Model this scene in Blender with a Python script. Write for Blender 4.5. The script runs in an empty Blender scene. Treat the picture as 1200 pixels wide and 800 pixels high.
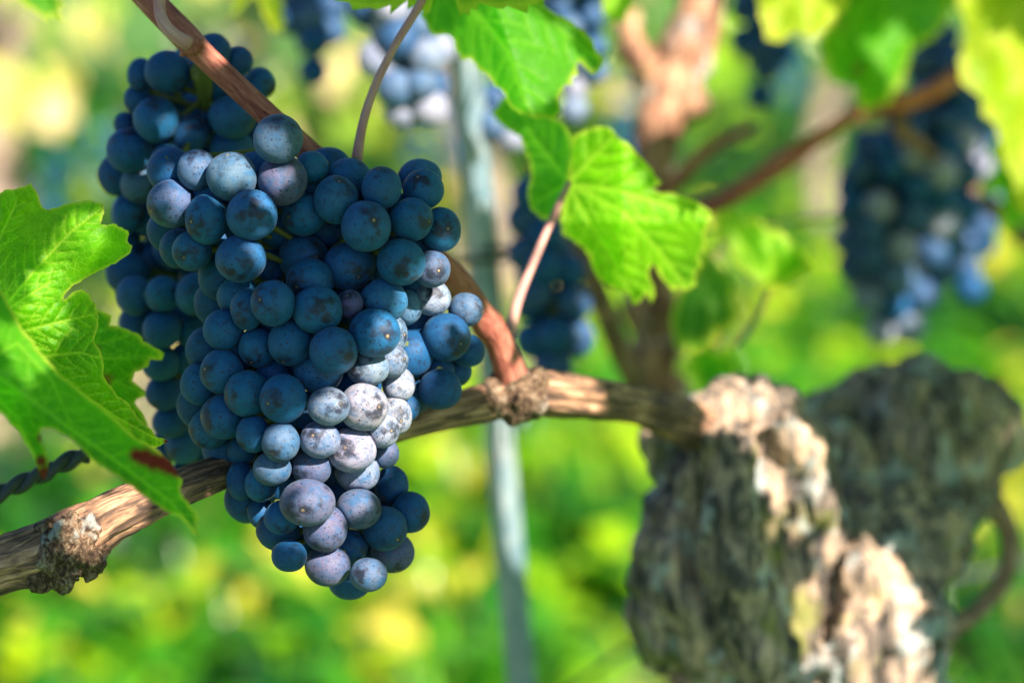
import bpy, math, random
import numpy as np
from mathutils import Vector, Matrix, noise, geometry
R = math.radians
random.seed(11)
rng = np.random.default_rng(11)
sc = bpy.context.scene

# ------------------------------------------------------------------ camera
CAM_H, PITCH, LENS, FOCUS = 1.0, R(12), 85.0, 0.683
K = 36 / LENS / 1200
cd = bpy.data.cameras.new('camera'); cam = bpy.data.objects.new('camera', cd)
sc.collection.objects.link(cam); sc.camera = cam
cam.location = (0, 0, CAM_H); cam.rotation_euler = (R(90) - PITCH, 0, 0)
cd.lens = LENS; cd.sensor_width = 36; cd.clip_start = .02; cd.clip_end = 2000
cd.dof.use_dof = True; cd.dof.focus_distance = FOCUS; cd.dof.aperture_fstop = 6.0
cd.dof.aperture_blades = 9
C0 = Vector((0, 0, CAM_H))
FW = Vector((0, math.cos(PITCH), -math.sin(PITCH)))
UP = Vector((0, math.sin(PITCH), math.cos(PITCH)))
RT = Vector((1, 0, 0))

def P(x, y, d):
    return C0 + FW * d + RT * ((x - 600) * K * d) + UP * ((400 - y) * K * d)
def to_px(p):
    v = p - C0; d = v.dot(FW)
    return 600 + v.dot(RT) / K / d, 400 - v.dot(UP) / K / d, d

# ------------------------------------------------------------------ light
SUN_EL, SUN_AZ = R(40), R(38)          # azimuth to the right of straight behind the camera
SUN = Vector((math.sin(SUN_AZ) * math.cos(SUN_EL), -math.cos(SUN_AZ) * math.cos(SUN_EL), math.sin(SUN_EL)))
w = bpy.data.worlds.new('World'); sc.world = w; w.use_nodes = True
nt = w.node_tree; bg = nt.nodes['Background']
sky = nt.nodes.new('ShaderNodeTexSky'); sky.sky_type = 'NISHITA'; sky.sun_disc = False
sky.sun_elevation = SUN_EL
sky.sun_rotation = math.atan2(SUN.x, SUN.y)
sky.ozone_density = 6.0; sky.air_density = 1.0; sky.dust_density = 0.3
nt.links.new(sky.outputs[0], bg.inputs[0]); bg.inputs[1].default_value = 0.05
ld = bpy.data.lights.new('sun', 'SUN'); ld.energy = 5.0; ld.angle = R(.5); ld.color = (1, .87, .72)
lo = bpy.data.objects.new('sun', ld); sc.collection.objects.link(lo)
lo.rotation_euler = (-SUN).to_track_quat('-Z', 'Y').to_euler(); lo.location = (2, -3, 4)
vs = sc.view_settings
vs.view_transform = 'Standard'; vs.look = 'None'; vs.gamma = 1; vs.use_curve_mapping = False
vs.exposure = 1.95
sc.cycles.use_denoising = True
sc.cycles.max_bounces = 6; sc.cycles.diffuse_bounces = 3; sc.cycles.transparent_max_bounces = 6
sc.cycles.sample_clamp_indirect = 8

# ------------------------------------------------------------------ scene helpers
def link(o, parent=None):
    sc.collection.objects.link(o)
    if parent is not None: o.parent = parent
    return o
def tag(o, label=None, cat=None, group=None, kind=None):
    if label: o['label'] = label
    if cat: o['category'] = cat
    if group: o['group'] = group
    if kind: o['kind'] = kind
    return o
def empty(name, loc, label, cat, group=None):
    o = bpy.data.objects.new(name, None); o.location = loc; o.empty_display_size = .01
    link(o); return tag(o, label, cat, group)
def mesh_obj(name, verts, faces, mat, parent=None, attrs=None, smooth=True, origin=None):
    """verts in world space; placed relative to the parent's location"""
    me = bpy.data.meshes.new(name)
    off = Vector((0, 0, 0))
    if parent is not None: off = parent.location
    elif origin is not None: off = Vector(origin)
    V = np.asarray([tuple(v) for v in verts] if not isinstance(verts, np.ndarray) else verts, dtype=float) - np.array(off)
    me.from_pydata(V.tolist(), [], faces if isinstance(faces, list) else faces.tolist())
    me.update()
    if attrs:
        for k, a in attrs.items():
            a = np.asarray(a, dtype=np.float32)
            if a.ndim == 1:
                t = me.attributes.new(k, 'FLOAT', 'POINT'); t.data.foreach_set('value', a)
            else:
                t = me.attributes.new(k, 'FLOAT_VECTOR', 'POINT'); t.data.foreach_set('vector', a.ravel())
    if smooth: me.polygons.foreach_set('use_smooth', [True] * len(me.polygons))
    me.materials.append(mat)
    o = bpy.data.objects.new(name, me); link(o, parent)
    if parent is None: o.location = off
    return o
def copy_tree(o, parent=None):
    c = o.copy(); link(c, parent)
    for ch in list(o.children): copy_tree(ch, c)
    return c

# ------------------------------------------------------------------ material helpers
class MT:
    def __init__(s, name):
        s.m = bpy.data.materials.new(name); s.m.use_nodes = True; s.t = s.m.node_tree
        s.b = s.t.nodes['Principled BSDF']; s.out = s.t.nodes['Material Output']
    def n(s, typ, ins=None, **kw):
        nd = s.t.nodes.new(typ)
        for k, v in kw.items(): setattr(nd, k, v)
        for k, v in (ins or {}).items():
            sock = nd.inputs[k]
            if isinstance(v, bpy.types.NodeSocket): s.t.links.new(v, sock)
            else: sock.default_value = v
        return nd
    def L(s, a, b): s.t.links.new(a, b)
    def attr(s, name, out='Fac'):
        return s.n('ShaderNodeAttribute', attribute_name=name).outputs[out]
    def noise(s, vec, scale, detail=3, rough=.55, w=None, dist=0):
        ins = {'Scale': scale, 'Detail': detail, 'Roughness': rough, 'Distortion': dist}
        kw = {}
        nd = s.t.nodes.new('ShaderNodeTexNoise')
        if w is not None: nd.noise_dimensions = '4D'; s.L(w, nd.inputs['W'])
        for k, v in ins.items(): nd.inputs[k].default_value = v
        if vec is not None: s.L(vec, nd.inputs['Vector'])
        return nd.outputs['Fac']
    def ramp(s, fac, stops, interp='LINEAR'):
        nd = s.t.nodes.new('ShaderNodeValToRGB'); e = nd.color_ramp.elements
        nd.color_ramp.interpolation = interp
        while len(e) < len(stops): e.new(.5)
        for i, (p, c) in enumerate(stops):
            e[i].position = p; e[i].color = (*c, 1) if not isinstance(c, (int, float)) else (c, c, c, 1)
        s.L(fac, nd.inputs[0]); return nd.outputs[0]
    def math(s, op, a, b=0., c=None, clamp=False):
        nd = s.t.nodes.new('ShaderNodeMath'); nd.operation = op; nd.use_clamp = clamp
        for i, v in enumerate((a, b) if c is None else (a, b, c)):
            if isinstance(v, bpy.types.NodeSocket): s.L(v, nd.inputs[i])
            else: nd.inputs[i].default_value = v
        return nd.outputs[0]
    def mr(s, v, a, b, c=0., d=1.):
        nd = s.t.nodes.new('ShaderNodeMapRange'); nd.clamp = True
        s.L(v, nd.inputs[0])
        for i, x in enumerate((a, b, c, d)): nd.inputs[i + 1].default_value = x
        return nd.outputs[0]
    def mix(s, f, a, b, mode='MIX'):
        nd = s.t.nodes.new('ShaderNodeMix'); nd.data_type = 'RGBA'; nd.blend_type = mode
        for sock, v in ((nd.inputs[0], f), (nd.inputs[6], a), (nd.inputs[7], b)):
            if isinstance(v, bpy.types.NodeSocket): s.L(v, sock)
            else: sock.default_value = v if isinstance(v, (int, float)) else (*v, 1)
        return nd.outputs[2]
    def bump(s, h, strength=.3, dist=.001):
        nd = s.n('ShaderNodeBump', {'Strength': strength, 'Distance': dist, 'Height': h})
        s.L(nd.outputs[0], s.b.inputs['Normal']); return nd.outputs[0]
    def scale(s, vec, v):
        nd = s.n('ShaderNodeMapping', {'Scale': v}); s.L(vec, nd.inputs[0]); return nd.outputs[0]

def grape_material(name, detail=True):
    m = MT(name)
    rest = m.attr('rest', 'Vector'); tint = m.attr('tint', 'Vector')
    info = m.n('ShaderNodeObjectInfo'); rnd = m.math('MULTIPLY', info.outputs['Random'], 50.)
    skin = (.010, .018, .045)
    big = m.noise(rest, 1.5, 4, .6, rnd, dist=1.6)
    bloomf = m.mr(big, .30, .62, .55, 1.)
    col = m.mix(bloomf, (.002, .025, .085), (.0050, .078, .205))
    # per berry tint (pale ones paint in sunlight, purple is its own bloom)
    ocol = info.outputs['Color']
    tint_fade = m.mr(m.noise(rest, 1.9, 4, .65, m.math('ADD', rnd, 21.), dist=.8), .34, .56, .30, 1.)
    ocol = m.mix(tint_fade, m.mix(.5, (1, 1, 1), (1, .9, .9)), ocol)
    col = m.mix(1., col, ocol, 'MULTIPLY')
    fine = m.noise(rest, 40, 4, .8, rnd)
    col = m.mix(m.mr(fine, .46, .70, .0, .55), col, m.mix(1., (.016, .17, .34), ocol, 'MULTIPLY'), 'MIX')
    if detail:
        # dark stippled abrasions, mostly around the flower end
        sep = m.n('ShaderNodeSeparateXYZ', {0: rest}); z = sep.outputs[2]
        reg = m.noise(rest, 2.1, 2, .5, m.math('ADD', rnd, 9.))
        reg = m.math('ADD', reg, m.mr(z, .55, 1., 0., .22))
        st = m.noise(rest, 42, 3, .8, m.math('ADD', rnd, 3.))
        ab = m.mr(m.math('ADD', m.math('MULTIPLY', reg, 1.3), m.math('MULTIPLY', st, 1.1)), 1.34, 1.54)
        off = m.n('ShaderNodeVectorMath', {0: rest}, operation='ADD'); m.L(rnd, off.inputs[1]); off = off.outputs[0]
        vo = m.n('ShaderNodeTexVoronoi', {'Scale': 7.5}, feature='F1')
        m.L(off, vo.inputs['Vector'])
        sepc = m.n('ShaderNodeSeparateColor'); m.L(vo.outputs['Color'], sepc.inputs[0])
        thr = m.mr(sepc.outputs[0], .5, 1., 0., .42)
        sp = m.math('LESS_THAN', vo.outputs['Distance'], thr)
        vo2 = m.n('ShaderNodeTexVoronoi', {'Scale': 15.0}, feature='F1')
        m.L(off, vo2.inputs['Vector'])
        sp2 = m.mr(vo2.outputs['Distance'], .24, .34, 1., 0.)
        sp2 = m.math('MULTIPLY', sp2, m.mr(m.noise(rest, 3.2, 1, .5, rnd), .5, .6))
        dark = m.math('MAXIMUM', m.math('MULTIPLY', sp, .8), m.math('MULTIPLY', sp2, .75))
        dark = m.math('MAXIMUM', dark, m.math('MULTIPLY', ab, .93))
        col = m.mix(dark, col, (.012, .014, .028))
        scar = m.mr(z, .9955, .9972); halo = m.mr(z, .984, .994)
        col = m.mix(m.math('MULTIPLY', halo, .7), col, (.015, .014, .018))
        col = m.mix(m.math('MULTIPLY', scar, m.mr(info.outputs['Random'], .25, .8, 0., 1.)), col, (.20, .15, .10))
        rough = m.mix(dark, (.62,) * 3, (.38,) * 3)
        m.L(rough, m.b.inputs['Roughness'])
        h = m.math('SUBTRACT', m.math('MULTIPLY', fine, .5), m.math('MULTIPLY', dark, .25))
        h = m.math('ADD', h, m.math('MULTIPLY', scar, 1.6))
        m.bump(h, .35, .00035)
    else:
        m.b.inputs['Roughness'].default_value = .55
    m.L(col, m.b.inputs['Base Color'])
    m.b.inputs['Sheen Weight'].default_value = .06
    m.b.inputs['Sheen Roughness'].default_value = .4
    m.b.inputs['Sheen Tint'].default_value = (.55, .8, 1, 1)
    m.b.inputs['Specular IOR Level'].default_value = .25
    return m.m

def leaf_material(name, c1, c2, vein, trans, spots=.5, dry=None):
    m = MT(name)
    rest = m.attr('rest', 'Vector'); v = m.attr('vein'); rim = m.attr('rim')
    big = m.noise(rest, 38, 3, .6); fine = m.noise(rest, 420, 3, .65)
    col = m.mix(m.mr(big, .35, .65), c1, c2)
    col = m.mix(m.mr(fine, .35, .7, 0, .35), col, tuple(a * .55 for a in c1))
    vo = m.n('ShaderNodeTexVoronoi', {'Scale': 520.0}, feature='DISTANCE_TO_EDGE'); m.L(rest, vo.inputs['Vector'])
    cell = m.mr(vo.outputs['Distance'], 0., .09, 1., 0.)
    col = m.mix(m.math('MULTIPLY', cell, .22), col, vein)
    col = m.mix(m.math('MULTIPLY', v, .75, clamp=True), col, vein)
    sp = m.n('ShaderNodeTexVoronoi', {'Scale': 75.0}, feature='F1'); m.L(rest, sp.inputs['Vector'])
    sc_ = m.n('ShaderNodeSeparateColor'); m.L(sp.outputs['Color'], sc_.inputs[0])
    spn = m.math('MULTIPLY', m.math('GREATER_THAN', sc_.outputs[1], 1 - .3 * spots), m.mr(sp.outputs['Distance'], .1, .28, 1, 0))
    col = m.mix(m.math('MULTIPLY', spn, .85), col, (.10, .035, .012))
    col = m.mix(m.math('MULTIPLY', rim, .65), col, (.42, .40, .06))
    red = m.attr('red')
    col = m.mix(m.mr(m.math('ADD', red, m.math('MULTIPLY', fine, .3)), .35, .95), col, (.07, .008, .010))
    m.L(col, m.b.inputs['Base Color'])
    m.b.inputs['Roughness'].default_value = .5
    m.b.inputs['Specular IOR Level'].default_value = .22
    hgt = m.math('SUBTRACT', m.math('MULTIPLY', fine, .6), m.math('MULTIPLY', cell, .5))
    hgt = m.math('ADD', hgt, m.math('MULTIPLY', v, .5))
    nrm = m.bump(hgt, .5, .0004)
    tr = m.n('ShaderNodeBsdfTranslucent')
    tcol = m.mix(1., col, trans, 'MULTIPLY')
    tcol = m.mix(1., tcol, (3.6, 3.4, 2.2), 'MULTIPLY')
    m.L(tcol, tr.inputs[0]); m.L(nrm, tr.inputs['Normal'])
    ms = m.n('ShaderNodeMixShader', {0: .48}); m.L(m.b.outputs[0], ms.inputs[1]); m.L(tr.outputs[0], ms.inputs[2])
    m.L(ms.outputs[0], m.out.inputs[0])
    return m.m

def bark_material(name, cols, streak=(60, 60, 7), moss=0., sc2=1., bump=.9):
    m = MT(name)
    rest = m.attr('rest', 'Vector')
    st = m.noise(m.scale(rest, streak), 9 * sc2, 5, .65, dist=.6)
    bl = m.noise(rest, 45 * sc2, 4, .6)
    f = m.math('ADD', m.math('MULTIPLY', st, .7), m.math('MULTIPLY', bl, .35))
    col = m.ramp(f, [(.34, cols[0]), (.48, cols[1]), (.58, cols[2]), (.72, cols[3])])
    if moss:
        mo = m.mr(m.noise(rest, 26, 4, .6), .60 - moss * .1, .70 - moss * .1)
        col = m.mix(m.math('MULTIPLY', mo, .7), col, (.16, .17, .03))
        li = m.mr(m.noise(rest, 60, 4, .65), .54, .62)
        col = m.mix(m.math('MULTIPLY', li, .5), col, (.40, .46, .47))
    m.L(col, m.b.inputs['Base Color']); m.b.inputs['Roughness'].default_value = .75
    m.b.inputs['Specular IOR Level'].default_value = .25
    m.bump(f, bump, .002)
    return m.m

M = {}
M['grape'] = grape_material('grape_skin')
M['grape_far'] = grape_material('grape_skin_plain', False)
M['leaf_bright'] = leaf_material('leaf_bright', (.055, .20, .002), (.13, .32, .002), (.30, .44, .04), (1.15, 1.25, .5), .5)
M['leaf_mid'] = leaf_material('leaf_mid', (.030, .16, .004), (.055, .22, .004), (.13, .30, .02), (1.1, 1.25, .5), .35)
M['leaf_yellow'] = leaf_material('leaf_yellow', (.15, .27, .008), (.28, .34, .01), (.40, .42, .06), (1.2, 1.15, .4), .3)
M['leaf_dark'] = leaf_material('leaf_dark', (.018, .10, .008), (.035, .15, .01), (.12, .2, .04), (.9, 1.2, .5), .2)
M['cane'] = bark_material('cane_bark', [(.05, .028, .018), (.17, .10, .065), (.32, .20, .13), (.50, .36, .25)])
M['old_cane'] = bark_material('old_cane_bark', [(.016, .010, .008), (.09, .055, .04), (.30, .165, .10), (.64, .39, .25)], bump=1.)
M['shoot'] = bark_material('shoot_bark', [(.09, .018, .014), (.26, .075, .055), (.37, .13, .09), (.50, .25, .18)], sc2=2.0, bump=.5)
M['trunk'] = bark_material('trunk_bark', [(.004, .004, .005), (.07, .058, .052), (.31, .225, .165), (.66, .43, .27)], (26, 26, 5), .15, .8, 1.)
M['petiole'] = bark_material('petiole_skin', [(.30, .12, .12), (.42, .20, .19), (.46, .26, .22), (.52, .36, .28)], bump=.15)
M['petiole_green'] = bark_material('petiole_green_skin', [(.18, .20, .05), (.24, .26, .07), (.30, .28, .10), (.36, .32, .14)], bump=.15)
M['stem'] = bark_material('bunch_stem_skin', [(.05, .06, .015), (.08, .10, .02), (.12, .13, .03), (.16, .12, .05)], bump=.2)
M['knot'] = bark_material('knot_bark', [(.010, .007, .006), (.06, .035, .022), (.20, .13, .08), (.42, .42, .38)], (40, 40, 30), .3, 2.0, 1.)

# ------------------------------------------------------------------ tubes
def catmull(pts, rad, step):
    pts = [Vector(p) for p in pts]; n = len(pts); oP = []; oR = []
    for i in range(n - 1):
        p0 = pts[max(i - 1, 0)]; p1 = pts[i]; p2 = pts[i + 1]; p3 = pts[min(i + 2, n - 1)]
        k = max(2, int((p2 - p1).length / step))
        for j in range(k):
            t = j / k
            oP.append(.5 * ((2 * p1) + (p2 - p0) * t + (2 * p0 - 5 * p1 + 4 * p2 - p3) * t * t + (-p0 + 3 * p1 - 3 * p2 + p3) * t ** 3))
            s = t * t * (3 - 2 * t); oR.append(rad[i] * (1 - s) + rad[i + 1] * s)
    oP.append(pts[-1]); oR.append(rad[-1]); return oP, oR
def tube_data(pts, rad, seg=20, step=.003, amp=0., freq=60., stretch=.15, lump=0., seed=0, cap=True, ridge=0):
    p, r = catmull(pts, rad, step); V = []; F = []; Rst = []
    n = len(p); t = (p[1] - p[0]).normalized()
    a = t.orthogonal().normalized(); s = 0
    for i in range(n):
        t2 = (p[min(i + 1, n - 1)] - p[max(i - 1, 0)]).normalized()
        a = (a - t2 * a.dot(t2)).normalized(); b = t2.cross(a)
        if i: s += (p[i] - p[i - 1]).length
        for k in range(seg):
            th = 2 * math.pi * k / seg
            q = Vector((math.cos(th) * r[i], math.sin(th) * r[i], s))
            d = 0
            if amp:
                d += amp * noise.fractal(Vector((q.x * freq, q.y * freq, s * freq * stretch + seed * 7.7)), .6, 2.1, 4)
            if ridge:
                d -= ridge * abs(noise.noise(Vector((math.cos(th) * 3.1, math.sin(th) * 3.1, s * 18 + seed))))
            if lump:
                d += lump * noise.noise(Vector((q.x * 25, q.y * 25, s * 30 + seed * 3.3)))
            rr = r[i] * (1 + d)
            V.append(p[i] + (a * math.cos(th) + b * math.sin(th)) * rr)
            Rst.append((q.x + seed * .37, q.y, s))
    for i in range(n - 1):
        for k in range(seg):
            k2 = (k + 1) % seg
            F.append((i * seg + k, i * seg + k2, (i + 1) * seg + k2, (i + 1) * seg + k))
    if cap:
        F.append(tuple(range(seg - 1, -1, -1))); F.append(tuple((n - 1) * seg + k for k in range(seg)))
    return V, F, Rst
def tube(name, pts, rad, mat, parent=None, **kw):
    V, F, Rs = tube_data(pts, rad, **kw)
    return mesh_obj(name, V, F, mat, parent, {'rest': Rs}, origin=pts[0])
def pxr(spec):
    """[(x, y, depth, radius_px)] -> world points and radii"""
    return [P(x, y, d) for x, y, d, r in spec], [r * K * d for x, y, d, r in spec]
def join_data(datas):
    V = []; F = []; Rs = []
    for v, f, r in datas:
        o = len(V); V += list(v); Rs += list(r); F += [tuple(i + o for i in q) for q in f]
    return V, F, Rs

# ------------------------------------------------------------------ grapes
def sphere_dirs(nu, nv):
    D = [(0, 0, 1)]
    for j in range(1, nv):
        ph = math.pi * j / nv
        for i in range(nu):
            th = 2 * math.pi * i / nu
            D.append((math.sin(ph) * math.cos(th), math.sin(ph) * math.sin(th), math.cos(ph)))
    D.append((0, 0, -1))
    F = [(0, 1 + i, 1 + (i + 1) % nu) for i in range(nu)]
    for j in range(nv - 2):
        for i in range(nu):
            a = 1 + j * nu + i; b = 1 + j * nu + (i + 1) % nu
            F.append((a, a + nu, b + nu, b))
    l = 1 + (nv - 2) * nu; e = len(D) - 1
    F += [(e, l + (i + 1) % nu, l + i) for i in range(nu)]
    return np.array(D), F
SPH = {k: sphere_dirs(*k) for k in ((48, 30), (28, 18), (20, 12))}

def frame_from(z):
    z = Vector(z).normalized(); x = z.orthogonal().normalized(); y = z.cross(x)
    a = random.uniform(0, 6.28)
    x2 = x * math.cos(a) + y * math.sin(a); y2 = z.cross(x2)
    return np.array([x2, y2, z])
def build_bunch(root, berries, mat, res, stem_pts=None, stem_r=None, squish=True, pedicels=True):
    """berries: dict(c, r, ax(3x3 rows, screen axes), rr(3 radii), scar, col)"""
    D, F = SPH[res]
    cs = np.array([b['c'] for b in berries]); rs = np.array([b['r'] for b in berries])
    inner = []
    for i, b in enumerate(berries):
        Fm = frame_from(b['scar'])                     # rows: local axes in world
        dirs = D @ Fm                                   # world directions
        ax = b['ax']; comp = dirs @ ax.T
        V = (comp * b['rr']) @ ax
        sd = i * 3.1
        ln = np.linalg.norm(V, axis=1, keepdims=True)
        wob = np.array([noise.noise(Vector(d * 1.3) + Vector((sd, 0, 0))) for d in dirs])[:, None]
        V = V * (1 + .035 * wob)
        # shallow dimple at the flower end
        V = V * (1 - .03 * np.exp(-((1 - D[:, 2:3]) / .012)))
        W = V + cs[i]
        if squish:
            dd = np.linalg.norm(cs - cs[i], axis=1)
            for j in np.where((dd < rs + rs[i]) & (dd > 1.0 * np.maximum(rs, rs[i])))[0]:
                n = (cs[j] - cs[i]) / dd[j]
                h = (dd[j] ** 2 + rs[i] ** 2 - rs[j] ** 2) / (2 * dd[j])
                hh = max(h - .00012, .45 * rs[i])
                over = (W - cs[i]) @ n - hh
                W = W - np.where(over > 0, over, 0)[:, None] * n
        if i >= 100:
            inner.append((W, F, D)); continue
        L_ = W - cs[i]; ln = np.linalg.norm(L_, axis=1, keepdims=True); lim = 1.05 * max(b['rr'])
        W = cs[i] + L_ * np.minimum(1, lim / np.maximum(ln, 1e-9))
        me = bpy.data.meshes.new('grape')
        me.from_pydata((W - cs[i]).tolist(), [], F); me.update()
        t = me.attributes.new('rest', 'FLOAT_VECTOR', 'POINT'); t.data.foreach_set('vector', D.astype(np.float32).ravel())
        me.polygons.foreach_set('use_smooth', [True] * len(me.polygons))
        me.materials.append(mat)
        o = bpy.data.objects.new('grape', me); link(o, root)
        o.location = Vector(cs[i]) - root.location
        o.color = (*b['col'], 1)
    if inner:
        V, F2, Rs = join_data(inner)
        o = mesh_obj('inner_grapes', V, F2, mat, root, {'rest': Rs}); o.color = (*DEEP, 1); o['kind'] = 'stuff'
    if stem_pts is not None:
        datas = [tube_data(stem_pts, stem_r, seg=10, step=.004, amp=.1, lump=.2)]
        if pedicels:
            sp, sr = catmull(stem_pts, stem_r, .006)
            for i, b in enumerate(berries):
                c = Vector(cs[i]); q = min(sp, key=lambda s: (s - c).length)
                base = c - Vector(b['scar']).normalized() * (rs[i] * .9)
                mid = (q + base) / 2 + (c - q) * .05
                datas.append(tube_data([q, mid, base], [.0011, .0009, .0012], seg=6, step=.006))
        V, F2, Rs = join_data(datas)
        mesh_obj('bunch_stem', V, F2, M['stem'], root, {'rest': Rs})
SCR = np.array([RT, UP, FW])

BLUE = (1, 1, 1)
PALE = (11., 1.25, .88)  # paints sunlit paleness into the berry colour, as do MAUVE, GREY and PINK
MAUVE = (14., 1.0, .76)
DULL = (4., .68, .66)
GREY = (25., 2.15, 1.22)
PURP = (15., .75, .8)
PINK = (42., 3.0, 1.55)
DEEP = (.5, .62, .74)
def solve(listing, surf, back=.93):
    """listing front to back: (x, y, rx, ry, tint, scar) -> berries; pushes later ones behind earlier ones"""
    out = []
    for e in listing:
        x, y, rx, ry = e[:4]; col = e[4] if len(e) > 4 and e[4] else BLUE; s = e[5] if len(e) > 5 else None
        extra = e[6] if len(e) > 6 else 0
        if ry < .84 * rx:                        # seen only in part: the rest is behind its neighbour
            n_ = .93 * rx; y += (ry - n_) if y > 430 else (n_ - ry); ry = n_
        z = surf(x, y) + extra; rp = (rx + ry) / 2
        for o in out:
            d2 = math.hypot(x - o[0], y - o[1]) * K * z
            rr = back * (rp * K * z + o[3] * K * o[2])
            if d2 < rr: z = max(z, o[2] + math.sqrt(rr * rr - d2 * d2) * (.0 if o[2] > z + .03 else 1))
        out.append((x, y, z, rp, rx, ry, col, s))
    bs = []
    for x, y, z, rp, rx, ry, col, s in out:
        c = P(x, y, z); k = K * z
        if s:
            dx, dy = s[0] / rx, s[1] / ry; q = math.sqrt(max(.02, 1 - dx * dx - dy * dy))
            sd = RT * dx - UP * dy - FW * q
        else:
            a = random.uniform(0, 6.28)
            sd = RT * math.cos(a) * .9 - UP * .55 + UP * math.sin(a) * .6 - FW * random.uniform(-.2, .5)
        j = random.uniform(.9, 1.08)
        bs.append(dict(c=np.array(c), r=rp * k, ax=SCR, rr=np.array([rx * k, ry * k, rp * k]), scar=sd,
                       col=(col[0] * j * (random.choice((1, 1.5, 2.4)) if col[0] < 3 else random.uniform(.8, 1.05)), col[1] * j, col[2] * random.uniform(.95, 1.05))))
    return bs

main_list = [  # x, y, rx, ry, tint, scar offset
    (391, 411, 28.5, 28.5, None, (17, 7)), (372, 363, 30, 28.5, None, (9, -2)), (439, 390, 30.5, 29, None, (17, 4)),
    (429, 265, 29.5, 30.5, None, (11, -6)), (320, 355, 26.5, 27, None, (-14, -4)), (295, 252, 30, 30, None, (3, 1)),
    (326, 163, 29.5, 29, PALE, (2, -24)), (331, 211, 29.5, 29.5, MAUVE, (2, -25)), (271, 207, 30, 29, PALE, (-3, -26)),
    (394, 234, 26, 29, None, (5, -21)), (482, 257, 26, 25.5, None, (22, 3)), (332, 467, 28, 28.5, None, (-16, 5)),
    (385, 476, 25, 22.5, GREY, (16, -4)), (375, 515, 24, 22.5, GREY, (-7, -6)), (360, 589, 33, 28, MAUVE, (-3, 7)),
    (340, 402, 26, 27.5, None, (-7, 23)), (363, 323, 28, 21, None, (-14, 9)), (470, 307, 29, 28, None, (7, 16)),
    (447, 220, 24, 25, None, (-3, -21)), (496, 222, 24.5, 24, None, (-6, -14)), (242, 257, 25.5, 29.5, None, (-16, 4)),
    (329, 518, 22.5, 23.5, PALE, (-9, 13)), (365, 550, 24, 19.5, MAUVE, (-17, 4)), (381, 619, 26.5, 28, MAUVE, (0, 25)),
    (290, 461, 27.5, 27.5, None, (-24, 4)), (356, 251, 26.5, 25.5, None, (-17, 4)), (409, 312, 31, 28.5, None, (13, 14)),
    (516, 269, 24.5, 26.5, None, (10, 0)), (231, 199, 23.5, 24.5, PALE, (0, -20)), (200, 239, 27.5, 28.5, PALE, (-22, 10)),
    (426, 477, 29.5, 28, PINK, (20, -1)), (412, 527, 29, 27, PINK, (-6, -4)), (297, 508, 20.5, 22.5, None),
    (260, 435, 26, 26.5, None, (-18, -3)), (302, 407, 22.5, 24, None, (-6, 18)), (319, 549, 22.5, 20.5, PALE),
    (431, 431, 25, 22, GREY, (-15, 2)), (420, 596, 27, 24, MAUVE, (24, 3)), (451, 619, 26.5, 26.5, DEEP, (16, 12)),
    (356, 295, 30, 21, None, (17, 0)), (282, 300, 30, 24.5, None, (-7, 15)), (225, 294, 23.5, 23.5, None, (-7, 9)),
    (374, 439, 29, 22, (5,1.4,1.15)), (290, 362, 20, 25, None, (-9, 6)), (410, 356, 16, 17, PURP, (-2, -10)),
    (506, 315, 22, 22, (12, 1.0, .8), (9, 3)), (450, 348, 28, 22, (4,1.3,1.1)), (262, 386, 24, 24, None),
    (262, 488, 27, 27, None, (-25, 2)), (419, 556, 26.5, 21, GREY), (458, 423, 21, 20, GREY, (17, -3)),
    (457, 392, 21, 25, GREY, (18, 0)), (306, 567, 19, 21.5, None), (330, 606, 21, 20, None, (8, 17)),
    (432, 676, 22, 17.5, PALE, (-10, -5)), (384, 663, 27, 24, MAUVE), (460, 650, 26, 21, MAUVE),
    (481, 600, 23, 24.5, DEEP, (17, 3)), (408, 643, 23, 19, DEEP), (459, 568, 20, 23, DEEP),
    (448, 503, 20, 22, PINK, (12, 1)), (463, 488, 20, 23, PINK, (8, 5)), (467, 451, 19.5, 21, PINK),
    (477, 360, 18, 21, (14, 1.7, 1.2), None), (279, 347, 25, 24, None), (409, 207, 27, 22, None),
    (492, 208, 26, 22, (5,1.4,1.15)), (365, 196, 20, 19, None), (367, 221, 21, 21, None), (234, 450, 23, 25, None),
    (280, 412, 20, 24, None), (246, 502, 25, 24, None), (339, 651, 21, 19, DEEP), (326, 627, 26, 18, DEEP),
    (283, 563, 18, 23, DEEP), (306, 600, 16, 19, DEEP), (451, 531, 17, 18, MAUVE), (209, 291, 22, 24, DEEP),
    (317, 314, 20, 22, DEEP), (329, 330, 14, 14, None), (320, 438, 20, 20, DEEP), (284, 528, 18, 18, DEEP),
    (477, 478, 15, 16, DEEP), (393, 553, 14, 16, DEEP), (440, 290, 18, 20, DEEP), (380, 270, 22, 24, DEEP, None, .02),
]
def main_surf(x, y):
    ys = [140, 250, 340, 450, 550, 690]; cx = [330, 355, 365, 360, 365, 390]; hw = [130, 175, 150, 135, 105, 100]
    c = np.interp(y, ys, cx); h = np.interp(y, ys, hw)
    return .672 + .020 * ((x - c) / h) ** 2 + .004 * max(0, (y - 540) / 100) ** 1 + .004 * max(0, (240 - y) / 100)
root = empty('grape_bunch', P(400, 200, .70), 'large sharp blue grape bunch in the centre with pale sunlit berries down its right side', 'grape bunch', 'grape bunches on the vines')
mb = solve(main_list, main_surf)
print('MAIN depth', min(to_px(Vector(b['c']))[2] for b in mb), max(to_px(Vector(b['c']))[2] for b in mb), len(mb))
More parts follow.
